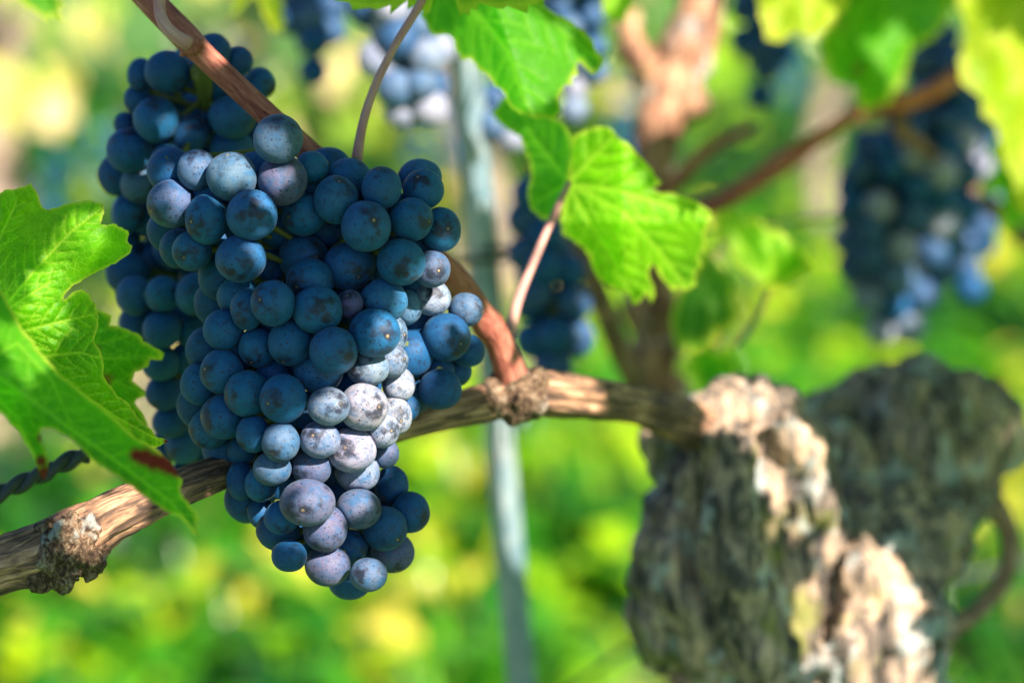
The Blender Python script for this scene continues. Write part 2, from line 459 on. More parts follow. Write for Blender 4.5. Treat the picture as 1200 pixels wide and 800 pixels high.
# berries deeper inside the bunch, in the gaps; their dark tint paints crevice shade
def fill_gaps(bs, poly, z0, rpx, most, step=5):
    import itertools
    cur = [(*to_px(Vector(b['c'])), b['rr'][0], b['rr'][1]) for b in bs]
    def inside(x, y):
        k = False; n = len(poly)
        for i in range(n):
            (x1, y1), (x2, y2) = poly[i], poly[i - 1]
            if (y1 > y) != (y2 > y) and x < (x2 - x1) * (y - y1) / (y2 - y1) + x1: k = not k
        return k
    pts = [(x, y) for x in range(100, 620, step) for y in range(30, 700, step) if inside(x, y)]
    def open_(x, y): return all(((x - c[0]) / (c[3] / K / c[2])) ** 2 + ((y - c[1]) / (c[4] / K / c[2])) ** 2 > .92 for c in cur)
    gap = [p for p in pts if open_(*p)]
    out = []
    while gap and len(bs) + len(out) < most:
        best = max(random.sample(gap, min(40, len(gap))), key=lambda p: sum((p[0] - q[0]) ** 2 + (p[1] - q[1]) ** 2 < rpx ** 2 for q in gap))
        z = z0
        for b in bs + out:
            bx, by, bz = to_px(Vector(b['c'])); d2 = math.hypot(best[0] - bx, best[1] - by) * K * bz; rr = .84 * (rpx * K * bz + b['r'])
            if d2 < rr and bz + math.sqrt(rr * rr - d2 * d2) > z and bz < z + .01: z = bz + math.sqrt(rr * rr - d2 * d2)
        r = rpx * K * z
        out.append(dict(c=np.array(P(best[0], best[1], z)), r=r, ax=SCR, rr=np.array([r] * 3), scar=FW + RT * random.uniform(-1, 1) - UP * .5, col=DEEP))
        gap = [q for q in gap if (best[0] - q[0]) ** 2 + (best[1] - q[1]) ** 2 > (rpx * .95) ** 2]
    print('filled', len(out), 'gaps left', len(gap)); return out
add = fill_gaps(mb, [(200, 200), (250, 190), (330, 180), (400, 200), (500, 210), (530, 270), (505, 320), (490, 380), (480, 470), (455, 520), (460, 570), (490, 600), (450, 650), (430, 680), (370, 670), (320, 640), (290, 590), (270, 550), (235, 500), (225, 440), (245, 390), (250, 320), (190, 280)], .692, 28, 128)
sp = [(352, 172, .716), (372, 200, .714), (383, 240, .710), (378, 300, .706), (368, 400, .708), (372, 500, .708), (390, 620, .708)]
build_bunch(root, mb + add, M['grape'], (48, 30), [P(*s) for s in sp], [.0028, .0026, .0026, .0024, .002, .0017, .001])

back_list = [
    (183, 140, 27, 27, None, (0, -21)), (152, 176, 28, 27, None, (0, -22)), (197, 190, 20.5, 21, None), (164, 215, 23, 24, PALE),
    (222, 157, 23, 23, None, (6, -18)), (197, 84, 28, 25, DEEP), (165, 88, 16, 20, DEEP), (250, 60, 21, 21, DEEP),
    (272, 137, 28, 26, None), (240, 137, 21, 22, None, (2, -4)), (272, 175, 26, 24, None), (225, 127, 20, 18, None),
    (279, 72, 18, 18, DEEP), (305, 98, 18, 19, None), (161, 117, 16, 18, DEEP), (147, 146, 14, 15, DEEP),
    (255, 97, 22, 22, DEEP), (205, 215, 22, 20, None), (240, 190, 20, 20, DEEP),
    (150, 250, 20, 23, None), (176, 258, 23, 22, None), (150, 285, 16, 20, DEEP), (180, 300, 22, 22, DEEP),
    (232, 345, 27, 26, None), (191, 345, 21, 22, None), (158, 346, 22, 24, None), (212, 320, 20, 20, DEEP), (172, 315, 18, 18, DEEP),
    (190, 386, 23, 23, None), (226, 388, 21, 21, None), (252, 370, 22, 22, DEEP), (188, 425, 22, 22, None), (218, 420, 19, 20, None),
    (240, 416, 18, 18, PINK), (192, 460, 22, 22, DEEP), (224, 462, 20, 20, DEEP), (200, 494, 22, 20, DEEP), (215, 520, 22, 24, None),
    (244, 530, 22, 22, DEEP), (190, 525, 18, 20, DEEP), (238, 490, 20, 20, DEEP), (262, 515, 20, 22, DEEP),
    (215, 250, 22, 22, DEEP), (250, 220, 22, 22, DEEP), (255, 260, 22, 22, DEEP), (230, 285, 22, 22, DEEP), (262, 330, 22, 22, DEEP),
    (300, 160, 20, 20, DEEP), (300, 130, 18, 18, DEEP), (240, 560, 18, 18, DEEP), (215, 555, 16, 17, DEEP), (268, 400, 22, 22, DEEP),
    (272, 440, 22, 22, DEEP), (265, 475, 20, 20, DEEP), (285, 200, 22, 22, DEEP), (290, 230, 22, 22, DEEP),
]
def back_surf(x, y):
    return .742 + .022 * ((x - 225) / 95) ** 2
bb = solve(back_list, back_surf)
print('BACK depth', max(to_px(Vector(b['c']))[2] for b in bb))
bb += fill_gaps(bb, [(160, 90), (200, 70), (260, 60), (300, 90), (300, 160), (290, 240), (280, 320), (280, 420), (270, 520), (230, 550), (200, 530), (185, 470), (175, 420), (150, 350), (145, 280), (140, 230), (140, 170)], .765, 26, 78)
root = empty('grape_bunch', P(238, 90, .76), 'long soft dark blue bunch hanging behind the sharp one, its top crossed by the shoot', 'grape bunch', 'grape bunches on the vines')
sp = [(233, 82, .738), (240, 115, .752), (236, 180, .775), (225, 300, .778), (222, 420, .778), (228, 540, .772)]
for _ in range(20):
    y = random.uniform(120, 520); x = 225 + random.uniform(-50, 50); z = random.uniform(.785, .80)
    cc = np.array(P(x, y, z)); r = 23 * K * z
    if all(np.linalg.norm(cc - b['c']) > .88 * (r + b['r']) for b in bb):
        bb.append(dict(c=cc, r=r, ax=SCR, rr=np.array([r] * 3), scar=FW - UP * .5, col=DEEP))
build_bunch(root, bb, M['grape'], (28, 18), [P(*s) for s in sp], [.0030, .0027, .0024, .002, .0017, .001])

side_list = [
    (523, 395, 29.5, 28.5, DEEP, (18, 8)), (516, 456, 25.5, 24.5, DEEP), (506, 349, 22.5, 21.5, PINK, (0, -4)), (546, 363, 21, 20.5, PALE),
    (510, 433, 23, 20, DEEP), (548, 411, 20, 19.5, DEEP), (489, 427, 17, 18, DEEP), (476, 401, 18, 22, (10, 1.1, .9)), (484, 465, 21, 21, DEEP),
    (500, 380, 20, 20, DEEP), (490, 450, 20, 20, DEEP), (535, 435, 18, 18, DEEP), (500, 410, 20, 20, DEEP),
]
sb = solve(side_list, lambda x, y: .703 + .02 * ((x - 515) / 60) ** 2)
root = empty('grape_bunch', P(510, 320, .72), 'small cluster of deep blue grapes tucked against the right edge of the sharp bunch', 'grape bunch', 'grape bunches on the vines')
build_bunch(root, sb, M['grape'], (28, 18), [P(495, 330, .725), P(512, 360, .73), P(512, 400, .735), P(510, 450, .73)], [.002, .002, .0016, .001])

def hanging_bunch(prof, d, n, rpx, label, pale=.1, seed=0, depth_k=.8):
    """prof: [(y, cx, half width px)] top to bottom"""
    rs = random.Random(seed); ys = [p[0] for p in prof]; out = []; tries = 0
    top = P(prof[0][1], prof[0][0], d)
    root = empty('grape_bunch', top, label, 'grape bunch', 'grape bunches on the vines')
    while len(out) < n and tries < 9000:
        tries += 1
        y = rs.uniform(ys[0], ys[-1]); cx = np.interp(y, ys, [p[1] for p in prof]); hw = np.interp(y, ys, [p[2] for p in prof])
        a = rs.uniform(0, 6.283); q = rs.choice((1, 1, 1, .45))
        hw2 = max(hw - rpx, 2)
        x = cx + math.sin(a) * hw2 * q; z = d - math.cos(a) * hw2 * q * K * d * depth_k
        c = np.array(P(x, y, z)); r = rpx * K * d * rs.uniform(.88, 1.08)
        if all(np.linalg.norm(c - b['c']) > .70 * (r + b['r']) for b in out):
            col = rs.choice((PALE, GREY, PINK)) if rs.random() < pale * (1.6 if (y - ys[0]) / (ys[-1] - ys[0]) > .6 else .7) else rs.choice((DEEP, DULL, DULL))  # pale picks paint in sunlight, more often towards the lower tip
            out.append(dict(c=c, r=r, ax=SCR, rr=np.array([r] * 3), scar=Vector((rs.gauss(0, 1), rs.gauss(0, 1), -.5)), col=col))
    print('bunch', len(out), n)
    sp = [P(p[1], p[0], d) for p in prof]
    build_bunch(root, out, M['grape_far'], (20, 12), [top + Vector((0, 0, .02))] + sp, [.002] * (len(sp)) + [.001], squish=False, pedicels=False)
    return root
hanging_bunch([(-95, 474, 50), (-20, 472, 64), (60, 474, 64), (110, 484, 52), (150, 488, 28)], .98, 80, 23, 'bunch with white sunlit berries at the top edge, behind the thin pink leaf stalk', .6, 1)
hanging_bunch([(-60, 365, 30), (0, 362, 46), (50, 364, 42), (90, 370, 24)], 1.12, 50, 20, 'small blurred dark bunch at the top edge left of the pink leaf stalk', .1, 2)
hanging_bunch([(40, 590, 28), (110, 592, 36), (150, 590, 34), (185, 600, 14)], 1.04, 40, 20, 'dark and pale bunch half hidden between steel stake and large top leaf', .5, 3)
hanging_bunch([(225, 622, 30), (280, 634, 44), (350, 648, 52), (400, 650, 48), (442, 645, 26)], .99, 90, 23, 'shaded dark blue bunch under the leaf, right of the steel stake', .03, 4)
hanging_bunch([(-70, 888, 24), (0, 892, 40), (60, 895, 38), (120, 892, 20)], 1.22, 60, 18, 'shaded dark blue bunch at the top edge left of the yellow leaf', 0, 5)
hanging_bunch([(40, 1105, 34), (120, 1095, 62), (200, 1075, 96), (270, 1055, 86), (330, 1050, 66), (396, 1048, 32)], 1.2, 100, 20.5, 'largest blurred dark bunch at the right, pale sunlit berries at its lower tip', .3, 6)
hanging_bunch([(150, 1140, 30), (230, 1142, 38), (300, 1140, 32), (348, 1138, 14)], 1.3, 55, 19, 'narrow dark bunch just right of and behind the largest blurred bunch', .05, 7)
hanging_bunch([(-60, 672, 36), (10, 672, 42), (90, 682, 34), (140, 676, 22)], 1.06, 60, 19, 'bunch with white sunlit berries behind the right edge of the large top leaf', .6, 8)

# ------------------------------------------------------------------ leaves
def seg_dist(px, py, pts, w0, w1):
    """max of exp(-(d/w)^2) over a polyline with tapering width"""
    best = np.zeros_like(px); n = len(pts) - 1
    for i in range(n):
        ax, ay = pts[i]; bx, by = pts[i + 1]
        dx, dy = bx - ax, by - ay; L2 = dx * dx + dy * dy + 1e-9
        t = np.clip(((px - ax) * dx + (py - ay) * dy) / L2, 0, 1)
        d = np.hypot(px - (ax + t * dx), py - (ay + t * dy)); ww = w0 + (w1 - w0) * (i + t) / n
        best = np.maximum(best, np.exp(-(d / ww) ** 2))
    return best
def side_veins(vein, spacing, ang, length, flip=0):
    out = []; acc = 0; side = 1
    tot = sum(math.dist(vein[i], vein[i + 1]) for i in range(len(vein) - 1)); run = 0
    for i in range(len(vein) - 1):
        a, b = vein[i], vein[i + 1]; l = math.dist(a, b); th = math.atan2(b[1] - a[1], b[0] - a[0]); s = spacing - acc
        while s < l:
            f = s / l; p = (a[0] + (b[0] - a[0]) * f, a[1] + (b[1] - a[1]) * f)
            k = (run + s) / tot; ln = length * (1.05 - k * .75)
            for sd in (1, -1):
                off = 0 if sd > 0 else spacing * .4
                q0 = (p[0] + math.cos(th) * off, p[1] + math.sin(th) * off)
                t1 = th + sd * ang; t2 = th + sd * ang * .72
                q1 = (q0[0] + math.cos(t1) * ln * .5, q0[1] + math.sin(t1) * ln * .5)
                q2 = (q1[0] + math.cos(t2) * ln * .5, q1[1] + math.sin(t2) * ln * .5)
                out.append([q0, q1, q2])
            s += spacing
        acc = l - (s - spacing); run += l
    return out
def refine(poly, step, rough, seed):
    out = []; n = len(poly)
    for i in range(n):
        a, b = poly[i], poly[(i + 1) % n]; l = math.dist(a, b); k = max(1, int(l / step))
        nx, ny = -(b[1] - a[1]) / (l + 1e-9), (b[0] - a[0]) / (l + 1e-9)
        for j in range(k):
            t = j / k; x = a[0] + (b[0] - a[0]) * t; y = a[1] + (b[1] - a[1]) * t
            e = rough * noise.noise(Vector((x * .09, y * .09, seed))) * 2 + rough * .5 * noise.noise(Vector((x * .4, y * .4, seed)))
            e *= math.sin(math.pi * t)
            out.append((x + nx * e, y + ny * e))
    return out
def leaf_mesh2d(poly, veins, res, vw, rough=1.2, sv=(18, R(52), 60), seed=0, red=None):
    ol = refine(poly, res * 1.6, rough, seed)
    xs = [p[0] for p in ol]; ys = [p[1] for p in ol]
    inner = []
    y = min(ys); row = 0
    while y < max(ys):
        x = min(xs) + (row % 2) * res / 2
        while x < max(xs):
            inner.append(Vector((x, y))); x += res
        y += res * .87; row += 1
    vs = [Vector(p) for p in ol] + inner
    n = len(ol)
    v, e, f, *_ = geometry.delaunay_2d_cdt(vs, [], [list(range(n))], 1, 1e-6)
    px = np.array([q[0] for q in v]); py = np.array([q[1] for q in v])
    vein = np.zeros_like(px); broad = np.zeros_like(px); minor = np.zeros_like(px)
    for vn in veins:
        vein = np.maximum(vein, seg_dist(px, py, vn, vw, vw * .45)); broad = np.maximum(broad, seg_dist(px, py, vn, vw * 3.5, vw * 2))
        for s in side_veins(vn, *sv):
            minor = np.maximum(minor, seg_dist(px, py, s, vw * .55, vw * .3)); broad = np.maximum(broad, .7 * seg_dist(px, py, s, vw * 2.2, vw * 1.5))
    rim = seg_dist(px, py, ol[::2] + [ol[0]], res * 1.1, res * 1.1)
    rd = np.zeros_like(px)
    for (rx, ry, rr) in (red or []): rd = np.maximum(rd, np.exp(-(((px - rx) ** 2 + (py - ry) ** 2) / rr ** 2)))
    f = [tuple(q) for q in f if len(q) >= 3]
    return px, py, f, np.maximum(vein, minor * .6), broad, rim * .8, rd
def traced_leaf(root, poly, veins, depth, res, vw, mat, pucker=.0006, name='leaf_blade', **kw):
    px, py, f, vein, broad, rim, rd = leaf_mesh2d(poly, veins, res, vw, **kw)
    V = []; 
    for i in range(len(px)):
        d = depth(px[i], py[i]) + pucker * (broad[i] - .5) + .0006 * noise.noise(Vector((px[i] * .03, py[i] * .03, 3.3)))
        V.append(P(px[i], py[i], d))
    rest = np.array([tuple(q) for q in V])
    return mesh_obj(name, V, f, mat, root, {'rest': rest, 'vein': vein, 'rim': rim, 'red': rd})

LG = 'vine leaves'
# left leaf, upper side towards the camera, folded along its midrib
root = empty('vine_leaf', P(5, 360, .66), 'sunlit yellow green leaf with deep lobes at the left edge', 'leaf', LG)
poly = [(-70, 235), (-30, 232), (-6, 232), (6, 222), (24, 219), (36, 214), (41, 222), (50, 243), (56, 246), (76, 239), (98, 236), (112, 238), (121, 240), (122, 250), (118, 263),
        (126, 264), (132, 262), (139, 266), (150, 270), (149, 282), (155, 288), (153, 296), (143, 303), (128, 312), (112, 320), (98, 327), (84, 336), (75, 346), (72, 353),
        (79, 349), (88, 341), (96, 339), (104, 344), (112, 356), (116, 372), (114, 386), (110, 398), (116, 408), (121, 420), (121, 440), (132, 455), (145, 468), (158, 482), (170, 498),
        (182, 510), (197, 517), (181, 525), (165, 521), (150, 515), (120, 500), (80, 480), (40, 462), (0, 450), (-70, 430)]
v0 = (-6, 372)
veins = [[v0, (9, 354), (45, 312), (85, 270), (119, 244)], [v0, (30, 348), (60, 330)], [v0, (24, 388), (60, 379), (112, 368)], [(40, 420), (60, 416), (95, 413), (118, 420)],
         [v0, (20, 405), (45, 430), (90, 458), (140, 490), (190, 517)], [v0, (-10, 300), (20, 235)]]
def d_l1(x, y):
    t = (x + 10) / 160
    return .662 + .005 * t + .012 * abs((y - (372 - .85 * (x))) / 170) ** 1.3 * (1 if y < 372 - .85 * x else .5) - .004 * math.sin(x * .045) * math.sin(y * .04) + max(0, -x) * .0004
traced_leaf(root, poly, veins, d_l1, 2.1, 1.7, M['leaf_bright'], .0011, rough=1.6, sv=(17, R(50), 46), red=[(196, 517, 5)])
tube('petiole', [P(-6, 372, .667), P(-40, 400, .66), P(-90, 420, .655)], [.0011, .0012, .0014], M['petiole_green'], root, seg=8)

# nearer leaf hanging down to the lower left, seen from its underside
root = empty('vine_leaf', P(20, 440, .62), 'mid green leaf pointing down over the old cane, red scorch mark near its tip', 'leaf', LG)
poly = [(-80, 330), (-10, 325), (5, 345), (22, 378), (45, 410), (72, 440), (100, 462), (128, 484), (150, 505), (165, 516), (186, 528), (200, 541), (208, 556), (214, 563), (211, 576),
        (222, 590), (231, 601), (231, 616), (232, 628), (226, 624), (222, 618), (212, 606), (204, 603), (190, 596), (168, 580), (140, 560), (118, 546), (100, 530), (80, 512),
        (62, 502), (48, 503), (48, 515), (55, 530), (57, 550), (52, 562), (45, 552), (38, 532), (24, 508), (8, 490), (-10, 478), (-80, 470)]
v0 = (-20, 424)
veins = [[v0, (0, 443), (40, 470), (84, 503), (150, 550), (200, 588), (231, 624)], [v0, (20, 402), (60, 445), (85, 500)], [v0, (-5, 465), (20, 490), (50, 556)], [(0, 458), (22, 461), (45, 470)]]
def d_l2(x, y):
    t = (x + 20) / 250
    off = (y - (440 + .79 * x))
    return .608 + .014 * t + .00011 * abs(off) + .000012 * off * off * .1 + (.012 if False else 0)
traced_leaf(root, poly, veins, d_l2, 2.4, 2.2, M['leaf_mid'], .0010, rough=1.6, sv=(22, R(48), 50), seed=5,
            red=[(160, 533, 10), (170, 536, 13), (180, 540, 13), (190, 542, 13), (199, 546, 12), (207, 551, 10), (52, 556, 14), (48, 540, 8), (48, 513, 5)])
tube('petiole', [P(-20, 424, .608), P(-60, 400, .605), P(-110, 395, .60)], [.0011, .0012, .0014], M['petiole_green'], root, seg=8)

# small leaf behind them
root = empty('vine_leaf', P(90, 420, .70), 'shaded green leaf tip between the left sunlit leaf and the dark bunch', 'leaf', LG)
poly = [(60, 380), (100, 360), (118, 364), (131, 370), (129, 381), (150, 386), (166, 394), (168, 400), (186, 409), (193, 414), (190, 422), (176, 421), (174, 430), (158, 436), (155, 446), (170, 458),
        (171, 464), (160, 468), (158, 472), (168, 484), (174, 500), (150, 490), (120, 470), (60, 440)]
veins = [[(60, 430), (110, 405), (150, 394)], [(60, 430), (110, 420), (190, 418)], [(60, 430), (120, 440), (170, 462)]]
traced_leaf(root, poly, veins, lambda x, y: .716 + .0001 * (x - 100) + .00025 * abs(y - 420), 3, 2, M['leaf_mid'], .0008, seed=8)
tube('petiole', [P(60, 430, .712), P(20, 440, .70), P(-60, 430, .69)], [.001, .001, .0012], M['petiole_green'], root, seg=8)

# large top leaf
root = empty('vine_leaf', P(560, -60, .80), 'large mid green leaf hanging from the top edge in the middle', 'leaf', LG)
poly = [(470, -110), (560, -150), (640, -130), (700, -60), (625, -8), (637, 6), (650, 16), (668, 24), (684, 36), (694, 46), (697, 56), (705, 66), (706, 76), (702, 84), (694, 88), (686, 80), (680, 73), (676, 75),
        (678, 88), (670, 92), (672, 100), (662, 100), (655, 116), (658, 130), (650, 140), (636, 138), (622, 138), (610, 134), (600, 128), (592, 112), (586, 104), (580, 102), (572, 88), (562, 84), (556, 74), (550, 69),
        (540, 70), (534, 60), (532, 48), (527, 42), (510, 42), (502, 36), (498, 26), (492, 18), (497, 6), (480, -20), (450, -60)]
v0 = (560, -100)
veins = [[v0, (555, -20), (548, 0), (575, 34), (596, 60), (612, 110), (625, 135)], [v0, (590, -15), (640, 20), (700, 70)], [v0, (520, -30), (505, 35)]]
traced_leaf(root, poly, veins, lambda x, y: .775 + .0004 * abs(x - 590 - .3 * (y - 30)) * .5 + .00022 * (60 - y) * .3, 3, 3.4, M['leaf_mid'], .0012, rough=2, sv=(30, R(48), 80), seed=12)
tube('petiole', [P(560, -100, .79), P(600, -160, .80), P(640, -230, .83)], [.0012, .0014, .0016], M['petiole'], root, seg=8)

# leaf with the orange stalk
root = empty('vine_leaf', P(666, 216, .79), 'green leaf with pale torn tips on an orange pink stalk in the middle', 'leaf', LG)
poly = [(666, 214), (668, 196), (664, 178), (672, 160), (686, 152), (704, 148), (718, 152), (724, 160), (736, 168), (748, 182), (762, 196), (776, 214), (770, 218), (764, 220), (776, 226), (795, 228), (812, 234),
        (832, 246), (836, 258), (828, 268), (826, 280), (828, 292), (818, 298), (824, 312), (815, 320), (816, 334), (806, 340), (796, 338), (788, 342), (778, 330), (770, 318), (766, 308), (760, 318), (768, 346), (764, 357), (757, 344), (750, 354),
        (742, 358), (738, 346), (728, 340), (716, 338), (704, 330), (696, 318), (690, 300), (680, 288), (672, 282), (660, 276), (656, 258), (658, 240)]
v0 = (666, 216)
veins = [[v0, (690, 226), (730, 248), (770, 290), (802, 332)], [v0, (685, 250), (715, 300), (745, 352)], [v0, (720, 222), (780, 240), (832, 254)], [v0, (690, 190), (720, 160)], [v0, (664, 250), (670, 280)]]
traced_leaf(root, poly, veins, lambda x, y: .80 + .00016 * abs(x - 730) + .0002 * max(0, y - 260), 3, 2.6, M['leaf_bright'], .0012, rough=1.8, sv=(24, R(48), 60), seed=15)
poly = [(666, 214), (668, 196), (672, 176), (671, 162), (662, 146), (648, 136), (630, 132), (612, 122), (600, 110), (586, 118), (576, 134), (594, 152), (610, 160), (614, 176), (620, 190), (622, 206), (618, 226), (622, 246), (636, 258), (650, 256), (658, 236)]
veins = [[v0, (650, 190), (625, 160), (604, 120)], [v0, (640, 230), (625, 240)]]
traced_leaf(root, poly, veins, lambda x, y: .80 + .0003 * (666 - x), 3, 2.4, M['leaf_mid'], .001, seed=18, name='leaf_lobe')
tube('petiole', [P(667, 214, .799), P(650, 250, .79), P(626, 305, .785), P(607, 352, .782), P(596, 396, .780)], [.0010, .0012, .0014, .0016, .0021], M['petiole'], root, seg=12, amp=.03)

# generic leaf in its own space (unit size, tip at +Y)
def leaf_poly(seed, teeth=7):
    rs = random.Random(seed); pts = []
    lobes = [(0, 1.0, 26), (58, .86, 25), (-58, .86, 25), (112, .66, 30), (-112, .66, 30)]
    lobes = [(a + rs.uniform(-4, 4), l * rs.uniform(.9, 1.08), w) for a, l, w in lobes]
    for i in range(-166, 167, 4):
        r = max(l * math.exp(-((i - a) / w) ** 2) + .12 for a, l, w in lobes)
        r = max(r, .52 if abs(i) < 140 else .42)
        r *= 1 + (.055 if (i // 4) % 2 else -.04) * rs.uniform(.6, 1.3)
        pts.append((math.sin(R(i)) * r * .9, math.cos(R(i)) * r))
    pts.append((.0, -.06))
    return pts, [(math.sin(R(a)) * l * .88, math.cos(R(a)) * l * .97) for a, l, w in lobes]
def generic_leaf_data(seed, res):
    poly, tips = leaf_poly(seed)
    veins = [[(0, 0), (t[0] * .5, t[1] * .5), t] for t in tips]
    px, py, f, vein, broad, rim, rd = leaf_mesh2d(poly, veins, res, .022, rough=0, sv=(.16, R(48), .4), seed=seed)
    z = -.22 * (px * px + (py * .8) ** 2) + .10 * np.abs(px) - .03 * broad + .05 * np.sin(px * 5 + seed) * np.cos(py * 4)
    return np.stack([px, py, z], 1), f, vein, rim, rd
LEAF_D = [generic_leaf_data(s, .045) for s in (1, 2, 3)]
leaf_meshes = {}
def leaf_mesh(var, mk):
    if (var, mk) not in leaf_meshes:
        V, f, vein, rim, rd = LEAF_D[var]
        me = bpy.data.meshes.new('leaf_blade'); me.from_pydata(V.tolist(), [], f); me.update()
        for k, a in (('vein', vein), ('rim', rim), ('red', rd)):
            t = me.attributes.new(k, 'FLOAT', 'POINT'); t.data.foreach_set('value', a.astype(np.float32))
        t = me.attributes.new('rest', 'FLOAT_VECTOR', 'POINT'); t.data.foreach_set('vector', (V * .055 + var).astype(np.float32).ravel())
        me.polygons.foreach_set('use_smooth', [True] * len(me.polygons)); me.materials.append(M[mk])
        leaf_meshes[(var, mk)] = me
    return leaf_meshes[(var, mk)]
def place_leaf(x, y, d, size_px, roll, tilt, yaw, mk, label, var=0, group=LG, petiole=None):
    """roll: screen direction of the tip in degrees, 0 = up, clockwise; tilt/yaw turn it out of the picture plane"""
    loc = P(x, y, d); s = size_px * K * d
    B = Matrix((RT, UP, -FW)).transposed()            # leaf x->right, y->up, z->towards the camera
    Mx = B @ Matrix.Rotation(R(-roll), 3, 'Z') @ Matrix.Rotation(R(tilt), 3, 'X') @ Matrix.Rotation(R(yaw), 3, 'Y')
    root = empty('vine_leaf', loc, label, 'leaf', group)
    o = bpy.data.objects.new('leaf_blade', leaf_mesh(var, mk)); link(o, root)
    o.matrix_local = (Mx.to_4x4() @ Matrix.Scale(s, 4))
    tip = loc + (P(*petiole, d) - loc if petiole else (Mx @ Vector((0, -1, -.3))) * s)
    tube('petiole', [loc, (loc + tip) / 2 + UP * .002, tip], [.0009, .0009, .0013], M['petiole'], root, seg=8)
    return root
place_leaf(1150, -22, 1.2, 60, 180, 10, 0, 'leaf_dark', 'dark green leaf at the top edge in front of the right hand bunches', 1)
place_leaf(-5, -60, .84, 100, 140, 15, 10, 'leaf_mid', 'green leaf edge peeking in at the top left corner', 2)
place_leaf(305, -42, .98, 78, 170, 25, 35, 'leaf_yellow', 'yellow green leaf at the top edge above the dark left bunch', 0)
place_leaf(730, -70, .92, 85, 185, 20, 15, 'leaf_bright', 'pale green leaf edge at the top, between the large leaf and the upright trunk', 1)
place_leaf(440, -45, 1.0, 60, 175, 10, -25, 'leaf_yellow', 'small yellow leaf at the top edge left of the pink stalk', 2)
place_leaf(1195, 190, 1.15, 70, 190, 10, 35, 'leaf_mid', 'green leaf at the right edge below the big yellow one', 1)

def soft_leaf(poly, d, mk, label, base, tips, stalk, seed, vw=4, slope=(0, 0), curl=.00016):
    cx = sum(p[0] for p in poly) / len(poly); cy = sum(p[1] for p in poly) / len(poly)
    root = empty('vine_leaf', P(base[0], base[1], d), label, 'leaf', LG)
    veins = [[base, ((base[0] + t[0]) / 2 + 3, (base[1] + t[1]) / 2 - 3), t] for t in tips]
    dep_ = lambda x, y: d + slope[0] * (x - cx) + slope[1] * (y - cy) + curl * (abs(x - cx) + .5 * abs(y - cy)) + .004 * math.sin(x * .06 + seed) * math.sin(y * .05)
    traced_leaf(root, poly, veins, dep_, 5, vw, M[mk], .0015, rough=3, sv=(34, R(48), 60), seed=seed)
    b = P(base[0], base[1], dep_(*base)); e = P(stalk[0], stalk[1], d + .02)
    tube('petiole', [b, (b + e) / 2 - UP * .003, e], [.001, .001, .0014], M['petiole'], root, seg=8)
soft_leaf([(838, 252), (850, 244), (868, 258), (884, 254), (896, 266), (915, 270), (930, 286), (945, 296), (958, 318), (938, 326), (925, 338), (905, 334), (892, 342), (878, 322), (862, 310), (856, 290), (842, 276)], .98, 'leaf_bright',
          'smooth green leaf below the blurred red shoot, right of the torn leaf tips', (902, 340), [(845, 255), (900, 268), (950, 312)], (862, 405), 31)
soft_leaf([(786, 372), (796, 340), (812, 322), (830, 290), (842, 296), (852, 318), (862, 330), (858, 352), (864, 372), (850, 392), (838, 386), (826, 404), (806, 400), (794, 412), (788, 392)], 1.0, 'leaf_dark',
          'deep green leaf hanging just below the torn leaf tips', (838, 300), [(800, 400), (830, 400), (858, 370)], (850, 270), 32)
soft_leaf([(812, 412), (826, 402), (842, 412), (858, 410), (866, 430), (862, 448), (868, 462), (850, 470), (838, 458), (824, 462), (816, 444), (806, 436)], 1.0, 'leaf_mid',
          'small green leaf just above the top of the sunlit gnarled trunk', (838, 408), [(812, 438), (850, 466), (864, 436)], (850, 380), 33)
soft_leaf([(880, -60), (886, -10), (890, 20), (897, 46), (914, 50), (934, 38), (948, 46), (966, 36), (975, 22), (990, 12), (996, -20), (1000, -60)], 1.02, 'leaf_yellow',
          'glowing yellow green leaf at the top edge right of the pale upright trunk', (940, -55), [(900, 44), (950, 44), (988, 10)], (960, -120), 34, slope=(0, -.0002))
soft_leaf([(1000, -60), (985, -20), (976, 25), (958, 52), (968, 72), (976, 98), (998, 100), (1012, 132), (1030, 122), (1046, 118), (1060, 92), (1070, 60), (1092, 48), (1112, 22), (1124, -20), (1120, -60)], 1.08, 'leaf_mid',
          'broad mid green leaf above and left of the largest blurred bunch', (1050, -50), [(970, 70), (1015, 126), (1065, 80), (1110, 20)], (1080, -110), 35, slope=(.0001, -.0001))
soft_leaf([(1126, -50), (1120, -10), (1134, 40), (1122, 72), (1126, 96), (1148, 112), (1150, 134), (1168, 150), (1172, 180), (1186, 206), (1192, 246), (1230, 250), (1270, 230), (1290, 100), (1280, -50)], 1.05, 'leaf_yellow',
          'yellow green leaf filling the upper right corner', (1240, -30), [(1126, 80), (1190, 240), (1135, 0)], (1290, -90), 36, slope=(.0001, 0))

# leaf whose thin pink stalk runs down behind the bunch
root = empty('vine_leaf', P(500, -60, .71), 'long thin pink leaf stalk rising from the bunch to the top edge', 'leaf stalk', LG)
tube('petiole', [P(520, -60, .722), P(495, 0, .716), P(462, 55, .712), P(438, 105, .710), P(424, 150, .710), P(418, 190, .712)], [.0013, .0013, .0012, .0013, .0014, .0018], M['petiole'], root, seg=14, amp=.03)
o = bpy.data.objects.new('leaf_blade', leaf_mesh(1, 'leaf_mid')); link(o, root)
o.matrix_local = Matrix.Translation(P(520, -60, .722) - root.location) @ Matrix.Rotation(R(100), 4, 'X') @ Matrix.Scale(.05, 4)

